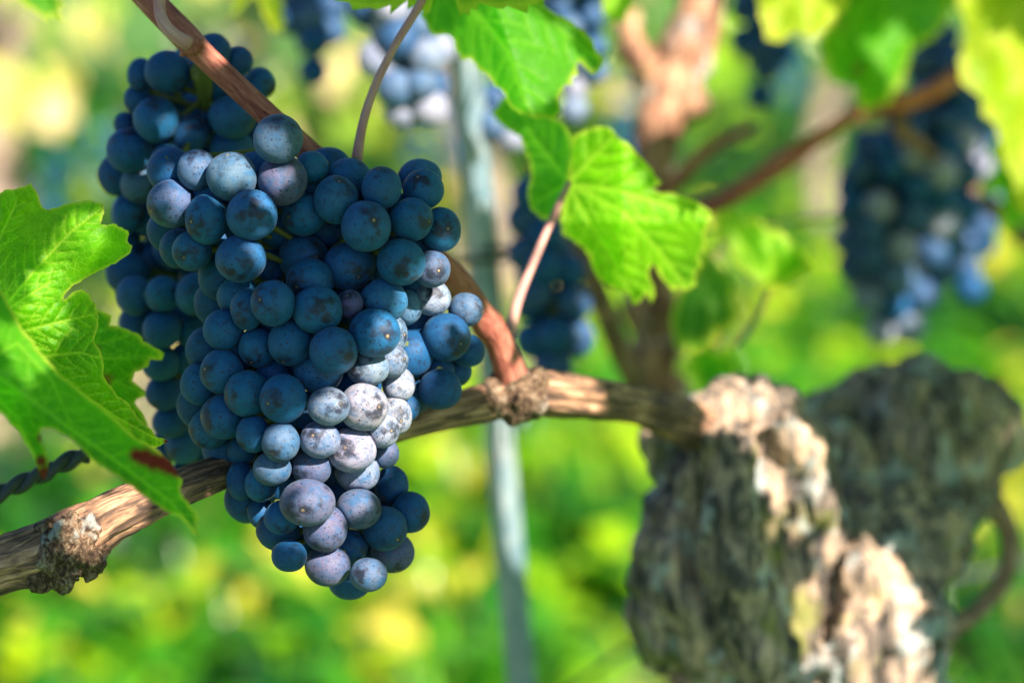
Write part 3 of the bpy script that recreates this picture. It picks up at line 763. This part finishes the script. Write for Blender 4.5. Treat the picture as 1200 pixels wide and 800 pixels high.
# ------------------------------------------------------------------ the near vine
def voxel_blob(name, blobs, mat, parent, voxel=.003, amp=.5, freq=40, fine=.0012, extra=(), twist=0):
    V = []; F = []
    D, Fs = SPH[(20, 12)]
    for c, r in blobs:
        o = len(V); V += [tuple(q) for q in (D * r + np.array(c))]; F += [tuple(i + o for i in f) for f in Fs]
    for v, f, _ in extra:
        o = len(V); V += [tuple(q) for q in v]; F += [tuple(i + o for i in q) for q in f]
    me = bpy.data.meshes.new('tmp'); me.from_pydata(V, [], F); o = bpy.data.objects.new('tmp', me); sc.collection.objects.link(o)
    md = o.modifiers.new('r', 'REMESH'); md.mode = 'VOXEL'; md.voxel_size = voxel
    ms = o.modifiers.new('s', 'SMOOTH'); ms.iterations = 4
    dg = bpy.context.evaluated_depsgraph_get(); ev = o.evaluated_get(dg); m2 = ev.to_mesh()
    co = np.array([tuple(v.co) for v in m2.vertices]); no = np.array([tuple(v.normal) for v in m2.vertices])
    faces = [tuple(p.vertices) for p in m2.polygons]
    ev.to_mesh_clear(); bpy.data.objects.remove(o)
    out = []
    for c, n in zip(co, no):
        q = Vector(c)
        if twist:                                # the grain winds round the head
            w_ = noise.noise_vector(q * 9) * .03
            q = q + Vector((w_.x, w_.y, w_.z * .5))
        big = noise.fractal(Vector((q.x * freq, q.y * freq, q.z * freq * .55)), .7, 2.1, 4)
        rid = 1 - 2 * abs(noise.noise(Vector((q.x * 150, q.y * 150, q.z * 42)) + Vector((4, 4, 4))))
        rid2 = 1 - 2 * abs(noise.noise(Vector((q.x * 330, q.y * 330, q.z * 120))))
        out.append(c + n * (amp * .010 * big + fine * 1.2 * rid + fine * .6 * rid2))
    return mesh_obj(name, np.array(out), faces, mat, parent, {'rest': np.array(out)})

vine = empty('grapevine', (P(985, 800, .93).x, P(985, 800, .93).y, 0), 'old gnarled grapevine at the right with a long cane reaching across to the left edge', 'grapevine')
def B_(l): return [(P(x, y, d), r * K * d) for x, y, d, r in l]
blobs = B_([(835, 500, .865, 30), (862, 486, .87, 34), (885, 500, .87, 52), (905, 535, .875, 58), (925, 575, .885, 46), (870, 560, .875, 50), (935, 530, .89, 36), (775, 512, .885, 22), (800, 530, .885, 34),
            (830, 560, .88, 48), (825, 610, .88, 62), (850, 650, .88, 84), (820, 690, .88, 66), (785, 735, .885, 48), (860, 720, .88, 80), (850, 760, .89, 50), (775, 640, .875, 22),
            (780, 690, .88, 26), (960, 650, .90, 50), (1010, 690, .895, 62), (1050, 700, .90, 50), (960, 740, .91, 80), (1030, 760, .90, 74), (1000, 660, .90, 36), (1080, 730, .91, 34), (940, 830, .92, 100), (1020, 840, .92, 90),
            (965, 500, .98, 36), (1000, 492, .99, 42), (1036, 478, .985, 50), (1080, 470, .98, 52), (1112, 480, .975, 50), (1150, 500, .975, 46), (1172, 524, .98, 32), (1060, 530, .975, 66), (1108, 530, .965, 50),
            (1090, 590, .965, 46), (1050, 610, .96, 50), (1130, 562, .975, 44), (1070, 650, .945, 46), (1100, 630, .955, 34), (990, 540, .98, 40), (1010, 590, .955, 46), (1150, 580, .98, 22)])
base = vine.location
g0 = P(980, 840, .93)
tr = tube_data([g0, Vector((g0.x + .01, g0.y + .02, .5)), Vector((g0.x - .01, g0.y + .02, .25)), Vector((g0.x, g0.y + .02, -.03))], [.034, .036, .040, .052], seg=20, step=.02)
blobs += B_([(900, 620, .89, 52), (915, 650, .895, 50), (940, 600, .90, 40), (880, 590, .885, 44)])
strands = []
for q_ in ([(838, 502, .85, 18), (822, 565, .86, 22), (790, 650, .862, 24), (822, 735, .865, 26), (900, 840, .89, 30)],
           [(905, 484, .85, 22), (944, 555, .865, 22), (952, 640, .868, 22), (932, 740, .872, 26), (950, 850, .89, 30)],
           [(870, 500, .845, 22), (852, 600, .845, 28), (868, 700, .848, 28), (925, 810, .87, 30)],
           [(1070, 450, .965, 24), (1052, 560, .948, 28), (1046, 650, .905, 26), (1000, 750, .87, 26), (985, 850, .885, 28)],
           [(1155, 500, .965, 22), (1118, 580, .95, 24), (1082, 660, .91, 24), (1062, 760, .885, 28), (1040, 850, .89, 30)],
           [(975, 495, .965, 22), (1005, 590, .93, 24), (1015, 680, .875, 24), (1045, 760, .875, 22)],
           [(1110, 470, .955, 18), (1085, 540, .95, 20), (1100, 600, .945, 18), (1075, 660, .925, 18)],
           [(800, 500, .865, 14), (860, 535, .85, 18), (900, 600, .86, 20), (905, 690, .865, 22), (960, 780, .87, 22)]):
    strands.append(tube_data(*pxr(q_), seg=14, step=.008))
voxel_blob('trunk', blobs, M['trunk'], vine, voxel=.0021, amp=.55, freq=42, fine=.0019, extra=[tr] + strands, twist=1)

p, r = pxr([(-60, 682, .684, 30), (0, 662, .685, 32), (45, 648, .686, 37), (90, 630, .687, 39), (135, 602, .688, 31), (190, 578, .692, 25), (270, 550, .705, 21), (340, 528, .722, 21), (420, 508, .738, 20), (490, 492, .75, 20), (560, 474, .765, 23),
            (605, 460, .772, 26), (650, 464, .78, 27), (700, 468, .80, 25), (750, 476, .825, 25), (800, 494, .85, 28), (850, 520, .87, 30)])
tube('cane', p, r, M['old_cane'], vine, seg=56, step=.0016, amp=.16, freq=260, stretch=.06, lump=.10, ridge=.16, seed=2)
# knots on the cane, where last year's canes were cut
voxel_blob('knot', B_([(82, 640, .680, 24), (98, 626, .681, 20), (64, 650, .681, 20), (106, 648, .682, 16), (82, 664, .683, 14), (58, 628, .684, 18), (62, 672, .684, 15), (108, 664, .685, 11), (72, 684, .686, 9)]), M['knot'], vine, voxel=.0008, amp=.26, freq=260, fine=.0011)
voxel_blob('knot', B_([(600, 455, .768, 26), (622, 470, .762, 16), (585, 465, .766, 20), (628, 448, .768, 14), (606, 478, .764, 15)]), M['knot'], vine, voxel=.0011, amp=.2, freq=200, fine=.0009)
# the leaning reddish shoot
p, r = pxr([(130, -50, .715, 16), (175, 0, .712, 16), (220, 46, .708, 17), (242, 68, .708, 15), (300, 122, .710, 14), (360, 176, .714, 14), (430, 232, .722, 15), (500, 296, .735, 16), (535, 330, .745, 17), (562, 366, .753, 16), (572, 380, .756, 20), (584, 400, .76, 17), (596, 430, .765, 19), (604, 455, .770, 24)])
tube('shoot', p, r, M['shoot'], vine, seg=32, step=.002, amp=.035, freq=200, stretch=.1, lump=.05, seed=4)
p, r = pxr([(222, 52, .700, 9), (205, 42, .698, 8), (192, 28, .698, 7.5), (187, 10, .70, 7), (190, -20, .70, 7), (200, -60, .70, 7)])
tube('side_stalk', p, r, M['petiole'], vine, seg=16, step=.002, amp=.03, freq=200)
voxel_blob('bud', B_([(222, 56, .702, 9), (229, 54, .705, 11), (216, 62, .702, 5)]), M['shoot'], vine, voxel=.0006, amp=.12, freq=260, fine=.0002)
p, r = pxr([(1165, 590, .985, 15), (1182, 620, .985, 12), (1182, 665, .985, 11), (1160, 700, .98, 11), (1128, 728, .965, 11), (1090, 740, .95, 10)])
tube('hooked_spur', p, r, M['cane'], vine, seg=18, step=.004, amp=.1, freq=100, lump=.1)

# ------------------------------------------------------------------ the vine behind it
v2b = P(800, 560, 1.22)
vine2 = empty('grapevine', (v2b.x, v2b.y, 0), 'blurred grapevine behind, its pale upright forked trunk lit at the top edge', 'grapevine')
blobs = B_([(768, 175, 1.16, 30), (775, 140, 1.16, 34), (790, 105, 1.16, 34), (803, 70, 1.16, 34), (815, 35, 1.16, 30), (822, 0, 1.16, 26), (832, -60, 1.16, 24), (755, 90, 1.16, 20), (742, 60, 1.16, 18), (735, 25, 1.16, 16), (728, -20, 1.16, 14),
            (764, 215, 1.16, 30), (760, 260, 1.17, 32), (758, 310, 1.17, 30), (762, 360, 1.18, 32), (768, 410, 1.19, 32), (780, 460, 1.2, 30), (800, 510, 1.21, 32), (815, 560, 1.22, 34), (812, 125, 1.15, 18)])
g0 = P(815, 560, 1.22)
tr = tube_data([g0, Vector((g0.x + .01, g0.y, .4)), Vector((g0.x, g0.y, -.03))], [.015, .02, .03], seg=16, step=.02)
M['trunk_red'] = bark_material('young_trunk_bark', [(.012, .007, .006), (.13, .06, .04), (.36, .19, .12), (.66, .42, .27)], (26, 26, 5), .1, .8, 1.)
voxel_blob('trunk', blobs, M['trunk_red'], vine2, voxel=.0035, amp=.3, freq=55, fine=.001, extra=[tr])
p, r = pxr([(655, 240, 1.1, 10), (680, 288, 1.1, 14), (700, 340, 1.1, 14), (722, 400, 1.12, 14), (742, 445, 1.15, 14), (770, 480, 1.2, 14)])
tube('cane', p, r, M['old_cane'], vine2, seg=18, step=.004, amp=.1, freq=100, lump=.1, seed=9)
p, r = pxr([(770, 235, 1.15, 10), (805, 245, 1.12, 11), (845, 236, 1.1, 12), (895, 206, 1.1, 12), (915, 192, 1.1, 14), (960, 162, 1.1, 9), (1010, 130, 1.12, 10), (1070, 118, 1.13, 11), (1125, 88, 1.14, 11), (1190, 40, 1.16, 10), (1260, 0, 1.18, 9)])
tube('shoot', p, r, M['shoot'], vine2, seg=18, step=.004, amp=.06, freq=100, lump=.12, seed=10)
p, r = pxr([(770, 238, 1.15, 9), (800, 205, 1.15, 8), (835, 172, 1.15, 7), (880, 150, 1.18, 6)])
tube('shoot', p, r, M['shoot'], vine2, seg=14, step=.004, amp=.06, freq=100, seed=11)
p, r = pxr([(1060, 110, 1.16, 14), (1055, 150, 1.16, 10), (1090, 180, 1.17, 8), (1150, 230, 1.2, 10), (1210, 285, 1.22, 11), (1290, 330, 1.25, 11)])
tube('cane', p, r, M['old_cane'], vine2, seg=14, step=.004, amp=.1, freq=100, seed=12)

# ------------------------------------------------------------------ stake and wires
m = MT('galvanised_steel')
tc = m.n('ShaderNodeTexCoord').outputs['Object']
ns = m.noise(tc, 60, 4, .6); rs_ = m.noise(m.scale(tc, (1, 1, .25)), 45, 4, .65)
col = m.mix(m.mr(ns, .3, .7), (.07, .16, .22), (.32, .37, .39))
col = m.mix(m.mr(rs_, .60, .68), col, (.13, .06, .035))
m.L(col, m.b.inputs['Base Color']); m.b.inputs['Metallic'].default_value = .25; m.b.inputs['Roughness'].default_value = .5
m.bump(ns, .2, .001); M['steel'] = m.m
m = MT('dark_wire'); m.b.inputs['Base Color'].default_value = (.035, .045, .045, 1); m.b.inputs['Roughness'].default_value = .6; m.b.inputs['Metallic'].default_value = .3; M['wire'] = m.m
A = P(542, 70, 1.02)
def on_plane_y(x, y, Y):
    v = P(x, y, 1) - C0; return C0 + v * (Y / v.y)
Bp = on_plane_y(607, 800, A.y)
ax = (Bp - A).normalized(); top = A - ax * .5; bot = A + ax * ((A.z + .05) / -ax.z)
wd = .0165; th = .0022; rot = R(12)
prof = []
e1 = Vector((math.cos(R(116)), math.sin(R(116)), 0)); e2 = Vector((math.cos(R(58)), math.sin(R(58)), 0))
c2 = lambda a, b: e1 * a + e2 * b
# an L section with its edge towards the camera, lips folded back
w1, w2 = .0120, .0145
prof = [c2(0, 0), c2(0, w2), c2(th * 1.6, w2 + .001), c2(th * 1.6, w2 - .003), c2(th, w2 - .004), c2(th, th), c2(w1 - .004, th), c2(w1 - .003, th * 1.6), c2(w1 + .001, th * 1.6), c2(w1, 0)]
st = empty('steel_stake', (bot.x, bot.y, 0), 'grey galvanised steel stake standing in the grass behind the bunch, blotched with sun', 'stake')
V = []; F = []; npf = len(prof); N = 30
for i in range(N + 1):
    c = top + (bot - top) * (i / N)
    V += [c + q for q in prof]
for i in range(N):
    for k in range(npf):
        k2 = (k + 1) % npf; F.append((i * npf + k, i * npf + k2, (i + 1) * npf + k2, (i + 1) * npf + k))
F += [tuple(range(npf)), tuple(N * npf + k for k in range(npf - 1, -1, -1))]
mesh_obj('post', V, F, M['steel'], st, smooth=False)
# wire hooks punched into the stake
for zz in (.10, .26, .42):
    c = A + ax * (zz - .1) + Vector((.002, -.001, 0))
    tube('wire_hook', [c + Vector((.006, .004, 0)), c + Vector((.010, -.001, .001)), c + Vector((.011, -.002, .006)), c + Vector((.009, .002, .009))], [.0012] * 4, M['steel'], st, seg=8, step=.002)
# trellis wire passing behind
tube_o = tube('trellis_wire', [P(-700, 260, .95), P(540, 306, 1.035), P(590, 292, 1.03), P(700, 280, 1.08), P(1700, 190, 1.5)], [.0010, .0016, .0016, .0010, .001], M['wire'], None, seg=8, step=.02)
tag(tube_o, 'thin dark trellis wire crossing behind the steel stake', 'wire')
# twisted tie wire at the left
tw = empty('twisted_wire', P(0, 580, .715), 'short dark twisted wire at the left edge above the old cane', 'wire')
q = [(-60, 606), (0, 578), (30, 564), (60, 550), (85, 538), (104, 532)]
path, _ = catmull([P(x, y, .722 + .0001 * x) for x, y in q], [1] * 6, .0012)
for ph in (0, math.pi):
    pts = []; s = 0
    for i, c in enumerate(path):
        if i: s += (path[i] - path[i - 1]).length
        a = s / .0078 * math.pi * 1.0 + ph
        pts.append(c + (UP * math.cos(a) + FW * math.sin(a)) * .0014)
    tube('strand', pts, [.0017] * len(pts), M['wire'], tw, seg=10, step=.0012)
o = tube('drip_line', [P(640, 830, 1.3), P(700, 785, 1.3), P(740, 758, 1.32), P(830, 730, 1.36), P(1000, 700, 1.4), P(1300, 640, 1.5)], [.002] * 6, M['wire'], None, seg=8, step=.01)
tag(o, 'thin dark wire in the grass under the gnarled trunk', 'wire')

# ------------------------------------------------------------------ ground and grass
def ground():
    m = MT('ground_soil')
    geo = m.n('ShaderNodeNewGeometry').outputs['Position']
    a = m.noise(geo, 1.1, 3, .5); b = m.noise(geo, 9, 4, .6); c = m.noise(geo, 60, 3, .6)
    soil = m.ramp(c, [(.3, (.16, .12, .08)), (.55, (.34, .27, .18)), (.75, (.50, .42, .30))])
    grs = m.ramp(b, [(.3, (.008, .04, .004)), (.5, (.03, .12, .005)), (.7, (.10, .22, .01))])
    sep = m.n('ShaderNodeSeparateXYZ', {0: geo})
    # a bare strip under each vine row, running away to the right
    u = m.math('SUBTRACT', sep.outputs[1], m.math('MULTIPLY', sep.outputs[0], .9))
    st1 = m.mr(m.math('ABSOLUTE', m.math('SUBTRACT', u, 5.0)),   .5, 1.1, 1., 0.)
    st0 = m.mr(m.math('ABSOLUTE', m.math('SUBTRACT', u, 2.3)), .0, .7, .8, 0.)
    st1 = m.math('MULTIPLY', st1, m.mr(sep.outputs[0], -.2, .5, 1., 0.))
    f = m.math('ADD', m.math('MAXIMUM', st0, st1), m.math('MULTIPLY', m.math('SUBTRACT', a, .5), 1.6), clamp=True)
    col = m.mix(m.mr(f, .35, .6), grs, soil)
    m.L(col, m.b.inputs['Base Color']); m.b.inputs['Roughness'].default_value = .9
    m.bump(b, .6, .05)
    n = 60; V = []; F = []
    ext = 900
    gx = [-ext, -200, -60, -20] + list(np.linspace(-9, 9, n)) + [20, 60, 200, ext]
    gy = [-ext, -100, -20, -4] + list(np.linspace(-1, 20, n)) + [40, 100, 300, ext]
    for y in gy:
        for x in gx:
            h = .03 * noise.noise(Vector((x * .8, y * .8, 0))) + .012 * noise.noise(Vector((x * 4, y * 4, 0))) if abs(x) < 15 and -3 < y < 25 else 0
            V.append((x, y, h))
    W = len(gx)
    for j in range(len(gy) - 1):
        for i in range(W - 1): F.append((j * W + i, j * W + i + 1, (j + 1) * W + i + 1, (j + 1) * W + i))
    o = mesh_obj('ground', V, F, m.m); o['kind'] = 'structure'
ground()

def grass_material(name, cols, tr=1.):
    m = MT(name)
    t = m.attr('tint')
    col = m.ramp(t, cols)
    m.L(col, m.b.inputs['Base Color']); m.b.inputs['Roughness'].default_value = .32; m.b.inputs['Specular IOR Level'].default_value = .5
    tb = m.n('ShaderNodeBsdfTranslucent'); m.L(m.mix(1., col, (1.9, 1.9, .9), 'MULTIPLY'), tb.inputs[0])
    ms = m.n('ShaderNodeMixShader', {0: .4}); m.L(m.b.outputs[0], ms.inputs[1]); m.L(tb.outputs[0], ms.inputs[2]); m.L(ms.outputs[0], m.out.inputs[0])
    return m.m
M['grass'] = grass_material('grass_blades', [(0., (.004, .045, .004)), (.35, (.015, .13, .004)), (.62, (.06, .25, .003)), (.82, (.26, .46, .003)), (.95, (.36, .46, .005)), (1., (.55, .48, .06))])
def dens(x, y):
    u = y - .9 * x
    d = 1.0
    if abs(u - 5.0) < .9 and x < .2: d = .14
    if abs(u - 2.3) < .55: d = .35
    return d * (.55 + .9 * noise.noise(Vector((x * 1.3, y * 1.0, 4.4)))) + .12
def grass():
    V = []; F = []; T = []
    rs = random.Random(5)
    for _ in range(9000):
        y = 1.7 + 8.5 * rs.random() ** 1.5; x = rs.uniform(-1, 1) * (.30 * y + .5)
        if rs.random() > dens(x, y): continue
        patch = .5 + .65 * noise.noise(Vector((x * 1.9, y * 1.4, 9.1))) + (.06 if x > -.15 * y * .5 else -.12)
        t0 = min(1, max(0, patch - .03 + rs.gauss(0, .22)))
        h = rs.uniform(.05, .13) * (1 + .5 * noise.noise(Vector((x * 2, y * 2, 1))))
        for b in range(rs.randint(5, 9)):
            a = rs.uniform(0, 6.28); lean = rs.uniform(.3, 1.3) * h; wdt = rs.uniform(.0025, .006); hh = h * rs.uniform(.6, 1.2)
            bx = x + rs.gauss(0, .02); by = y + rs.gauss(0, .02)
            dx, dy = math.cos(a), math.sin(a); o = len(V)
            V += [(bx - dy * wdt, by + dx * wdt, 0), (bx + dy * wdt, by - dx * wdt, 0),
                  (bx + dx * lean * .4 + dy * wdt, by + dy * lean * .4 - dx * wdt, hh * .65), (bx + dx * lean * .4 - dy * wdt, by + dy * lean * .4 + dx * wdt, hh * .65),
                  (bx + dx * lean, by + dy * lean, hh)]
            F += [(o, o + 1, o + 2, o + 3), (o + 3, o + 2, o + 4)]
            tt = min(1, max(0, t0 + rs.gauss(0, .08))); T += [tt] * 5
    o = mesh_obj('grass', V, F, M['grass'], None, {'tint': T}); tag(o, 'lush green grass between the vine rows', 'grass', kind='stuff')
    # broad leaved weeds (dandelion, clover) that catch the sun
    V = []; F = []; T = []
    for _ in range(2600):
        y = 1.8 + 7.5 * rs.random() ** 1.4; x = rs.uniform(-1, 1) * (.30 * y + .5)
        if rs.random() > dens(x, y) * 1.3: continue
        t0 = min(1, max(0, .55 + .75 * noise.noise(Vector((x * 1.7, y * 1.3, 2.1))) + (.02 if x > -.07 * y else -.2) + rs.gauss(0, .26) + (.45 if rs.random() < .18 else -.08)))
        for b in range(rs.randint(4, 8)):
            a = rs.uniform(0, 6.28); L = rs.uniform(.05, .12); wdt = L * rs.uniform(.16, .3); up = rs.uniform(.2, .9) * L
            dx, dy = math.cos(a), math.sin(a); z0 = rs.uniform(.0, .06); o = len(V)
            prof = [(0, .1, 0), (.35, .8, .7), (.7, 1., .95), (.92, .55, .85), (1., 0.05, .75)]
            for q, ww, hz in prof:
                for s in (-1, 1):
                    V.append((x + dx * L * q - dy * wdt * ww * s, y + dy * L * q + dx * wdt * ww * s, z0 + up * hz))
            for k in range(4): F.append((o + 2 * k, o + 2 * k + 1, o + 2 * k + 3, o + 2 * k + 2))
            tt = min(1, max(0, t0 + rs.gauss(0, .07))); T += [tt] * 10
    o = mesh_obj('ground_cover', V, F, M['grass'], None, {'tint': T}); tag(o, 'broad leaved weeds and clover growing in the grass', 'weeds', kind='stuff')
grass()

# ------------------------------------------------------------------ vine rows further back
def leaf_cloud(n, gen, mat_key, name, parent, size=(.05, .08), seed=0):
    """many simple five lobed leaves as one crown"""
    rs = random.Random(seed); V = []; F = []; T = []
    ol = [(0, 0), (.45, -.25), (.62, .1), (.95, .3), (.62, .5), (.5, .85), (.2, .72), (0, 1.05), (-.2, .72), (-.5, .85), (-.62, .5), (-.95, .3), (-.62, .1), (-.45, -.25)]
    for _ in range(n):
        c, nrm, tt = gen(rs); s = rs.uniform(*size)
        z = Vector(nrm).normalized(); x = z.orthogonal().normalized(); y = z.cross(x); a = rs.uniform(0, 6.28)
        x, y = x * math.cos(a) + y * math.sin(a), y * math.cos(a) - x * math.sin(a)
        o = len(V)
        V.append(tuple(c + y * s * .35 - z * s * .0)); T.append(tt)
        for px, py in ol:
            V.append(tuple(c + x * px * s + y * py * s - z * (px * px + (py - .35) ** 2) * s * .3)); T.append(tt)
        k = len(ol)
        for i in range(k): F.append((o, o + 1 + i, o + 1 + (i + 1) % k))
    return mesh_obj(name, V, F, M[mat_key], parent, {'tint': T})
M['crown'] = grass_material('vine_crown_leaves', [(0., (.02, .11, .010)), (.35, (.06, .24, .010)), (.6, (.20, .38, .010)), (.85, (.45, .50, .03)), (1., (.62, .50, .14))])
M['crown_autumn'] = grass_material('vine_crown_autumn', [(0., (.01, .012, .006)), (.3, (.02, .05, .01)), (.5, (.20, .32, .03)), (.75, (.42, .42, .08)), (1., (.60, .46, .28))])
ROWD = Vector((1, .9, 0)).normalized()
def far_vine(pos, label, seed):
    rs = random.Random(seed); n_l = 420 if pos.x > .2 else 260
    root = empty('grapevine', pos, label, 'grapevine', 'vines of the next row')
    pts = [pos + Vector((0, 0, -.03)), pos + Vector((rs.uniform(-.03, .03), 0, .25)), pos + Vector((rs.uniform(-.05, .05), 0, .5)), pos + Vector((0, 0, .72))]
    tube('trunk', pts, [.06, .05, .05, .065] if pos.x < .2 else [.03] * 4, M['trunk'], root, seg=12, step=.03, amp=.3, freq=30, lump=.4, seed=seed)
    def gen(r):
        u = r.uniform(-.6, .6); z = .42 + 1.2 * r.random() ** 1.2; v = r.gauss(0, .15)
        c = pos + ROWD * u + Vector((-ROWD.y, ROWD.x, 0)) * v + Vector((0, 0, z))
        return c, Vector((r.gauss(0, .6) + SUN.x, r.gauss(0, .6) + SUN.y, r.gauss(0, .5) + .4)), min(1, max(0, r.gauss(.5, .2) if pos.x > .2 else r.choice((.1, .2, .5, .8, .95))))
    leaf_cloud(n_l, gen, 'crown' if pos.x > .2 else 'crown_autumn', 'crown', root, (.04, .075), seed)
    # two bunches hang in the fruit zone
    for k in range(5 if pos.x < .2 else 2):
        c = pos + ROWD * rs.uniform(-.4, .4) + Vector((ROWD.y, -ROWD.x, 0)) * .14 + Vector((0, 0, rs.uniform(.42, .66)))
        V = []; F = []; D, Fs = SPH[(20, 12)]; Rr = []
        b = empty('grape_bunch', c, 'tiny blurred dark bunch hanging low on a vine of the next row', 'grape bunch', 'bunches on the next row')
        for i in range(26):
            h = rs.random(); rad = .035 * (1 - h * .7); a = rs.uniform(0, 6.28)
            q = c + Vector((math.cos(a) * rad, math.sin(a) * rad, -h * .13)); o = len(V)
            V += [tuple(x) for x in (D * .0085 + np.array(q))]; F += [tuple(x + o for x in f) for f in Fs]; Rr += [tuple(x) for x in D]
        g = mesh_obj('grape_berries', V, F, M['grape_far'], b, {'rest': Rr}); g.color = (*DEEP, 1)
k = 0
for i, u in enumerate([-2.2, -1.2, -.1, 1.0, 2.1, 3.2, 4.4, 5.6]):
    pos = Vector((0, 5.0, 0)) + ROWD * u
    nm = ['leftmost', 'second', 'third', 'fourth', 'fifth', 'sixth', 'seventh', 'rightmost'][i]
    far_vine(pos, f'{nm} far blurred vine from the left in the next row', 40 + i)

def fallen():
    rs = random.Random(8)
    def gen(r):
        y = r.uniform(2.0, 6.0); u = r.choice((2.3, 5.0)) + r.gauss(0, .35); x = (y - u) / .9
        return Vector((x, y, .02 + r.random() * .03)), Vector((r.gauss(0, .4), r.gauss(0, .4), 1)), r.uniform(.82, 1)
    o = leaf_cloud(420, gen, 'crown', 'fallen_leaves', None, (.03, .05), 8)
    tag(o, 'dry yellow leaves lying on the bare strip', 'fallen leaves', kind='stuff')
fallen()

# ------------------------------------------------------------------ leafy canopy of the near row: unseen above the frame, leaves placed to cast dappled shade
s1 = SUN.orthogonal().normalized(); s2 = SUN.cross(s1)
def suv(p): return np.array((p.dot(s1), p.dot(s2)))
LIT = [(450, 425, .68, 24), (455, 465, .685, 34), (430, 495, .68, 34), (440, 535, .685, 26), (412, 560, .685, 24), (388, 480, .675, 20), (380, 515, .675, 22), (335, 520, .675, 12), (505, 348, .70, 20), (546, 358, .71, 14), (476, 365, .69, 16),
       (226, 190, .68, 10), (265, 195, .675, 15), (320, 168, .675, 9), (205, 228, .68, 7), (328, 200, .675, 6), (358, 596, .68, 14), (438, 678, .69, 8), (392, 674, .69, 6), (322, 552, .68, 6),
       (164, 208, .74, 8), (120, 600, .68, 26), (145, 580, .68, 18), (100, 625, .68, 14), (575, 385, .75, 16), (560, 365, .75, 10), (630, 460, .77, 28), (680, 466, .79, 28), (615, 340, .785, 18), (640, 290, .79, 12),
       (55, 360, .665, 32), (80, 305, .665, 22), (35, 405, .665, 26), (112, 255, .66, 9), (165, 492, .66, 9),
       (800, 310, .81, 30), (770, 270, .80, 26), (720, 240, .80, 30), (690, 190, .80, 16), (640, 60, .78, 40), (575, 40, .78, 32), (610, 100, .78, 24), (630, 180, .79, 14), (890, 490, .84, 54), (925, 560, .84, 40), (1020, 690, .86, 66), (1045, 760, .86, 50), (960, 740, .86, 34), (840, 460, .85, 26),
       (570, 190, 1.03, 22), (566, 140, 1.03, 22), (588, 500, 1.06, 26), (594, 545, 1.06, 28), (602, 590, 1.06, 26), (609, 640, 1.06, 16), (435, 65, .95, 14), (485, 80, .95, 22), (510, 60, .95, 12), (455, 112, .95, 10), (480, 128, .95, 14), (675, 110, 1.03, 24), (690, 30, 1.03, 16),
       (1085, 300, 1.15, 18), (1080, 335, 1.15, 20), (1045, 370, 1.15, 18), (1155, 190, 1.2, 14), (1030, 260, 1.14, 10), (810, 40, 1.12, 44), (800, 100, 1.12, 20), (740, 30, 1.14, 20), (775, 150, 1.13, 16), (930, 20, 1.0, 34), (1170, 100, 1.05, 50), (1195, 180, 1.05, 30), (900, 280, .98, 26), (1050, 60, 1.08, 26), (305, 10, .97, 26)]
dg = bpy.context.evaluated_depsgraph_get(); dg.update()
def surf_point(x, y, d):
    v = (P(x, y, 1) - C0).normalized(); hit, loc, *_ = sc.ray_cast(dg, C0 + v * .05, v)
    return loc if hit and abs((loc - C0).dot(FW) - d) < .12 else P(x, y, d)
lit = [(suv(surf_point(x, y, d)), r * K * d) for x, y, d, r in LIT]
targets = []
def dep(x): return np.interp(x, [0, 400, 600, 900, 1200], [.68, .69, .76, .93, 1.1])
for x in range(-60, 1300, 14):
    for y in range(-60, 860, 14): targets.append(P(x, y, dep(x)))
for x in range(540, 1300, 20):
    for y in range(-60, 420, 20): targets.append(P(x, y, 1.15))
targets = [t for t in targets if all(np.linalg.norm(suv(t) - c) > r for c, r in lit)]
TU = np.array([suv(t) for t in targets]); cov = np.zeros(len(targets))
CV = []; CF = []; CT = {'vein': [], 'rim': [], 'red': []}; CR = []
LOWD = [generic_leaf_data(s, .11) for s in (1, 2, 3)]
rs = random.Random(77); count = 0
def in_view(c, m):
    x, y, d = to_px(c)
    if d <= .03: return c.z < CAM_H + .12 and abs(c.x) < .15 and d > -.1
    mp = m / (K * d); return -mp < x < 1200 + mp and -mp < y < 800 + mp
for size, n in ((.055, 3000), (.038, 5000), (.024, 9000), (.015, 14000)):
    for _ in range(n):
        need = np.where(cov == 0)[0]
        if len(need) < len(targets) * .03: break
        t = targets[int(rs.choice(need))]
        s = size * rs.uniform(.8, 1.15); tt = rs.uniform(.16, .75)
        c = t + SUN * tt + s1 * rs.gauss(0, s * .4) + s2 * rs.gauss(0, s * .4)
        if in_view(c, s * 1.5): continue
        u = suv(c)
        if any(np.linalg.norm(u - q) < s * .82 + r for q, r in lit): continue
        z = (SUN + Vector((rs.gauss(0, .25), rs.gauss(0, .25), rs.gauss(0, .25)))).normalized()
        x = z.orthogonal().normalized(); y = z.cross(x); a = rs.uniform(0, 6.28); x, y = x * math.cos(a) + y * math.sin(a), y * math.cos(a) - x * math.sin(a)
        Lv, Lf, ve, ri, rd = LOWD[count % 3]
        Bm = np.array([x, y, z]); o = len(CR)
        W = (Lv - np.array([0, .2, 0])) @ Bm * s + np.array(c)
        CV.append(W); CR += [None] * len(W); CF += [tuple(i + o for i in f) for f in Lf]
        CT['vein'].append(ve); CT['rim'].append(ri); CT['red'].append(rd)
        cov[np.linalg.norm(TU - u, axis=1) < s * .62] += 1
        count += 1
CV = np.concatenate(CV)
o = mesh_obj('shade_canopy', CV, CF, M['leaf_mid'], None, {'rest': CV, **{k: np.concatenate(v) for k, v in CT.items()}})
tag(o, 'unseen leafy canopy over the near vine row, placed to dapple the light', 'foliage', kind='stuff')
print('CANOPY', count, 'uncovered', int((cov == 0).sum()), len(targets))
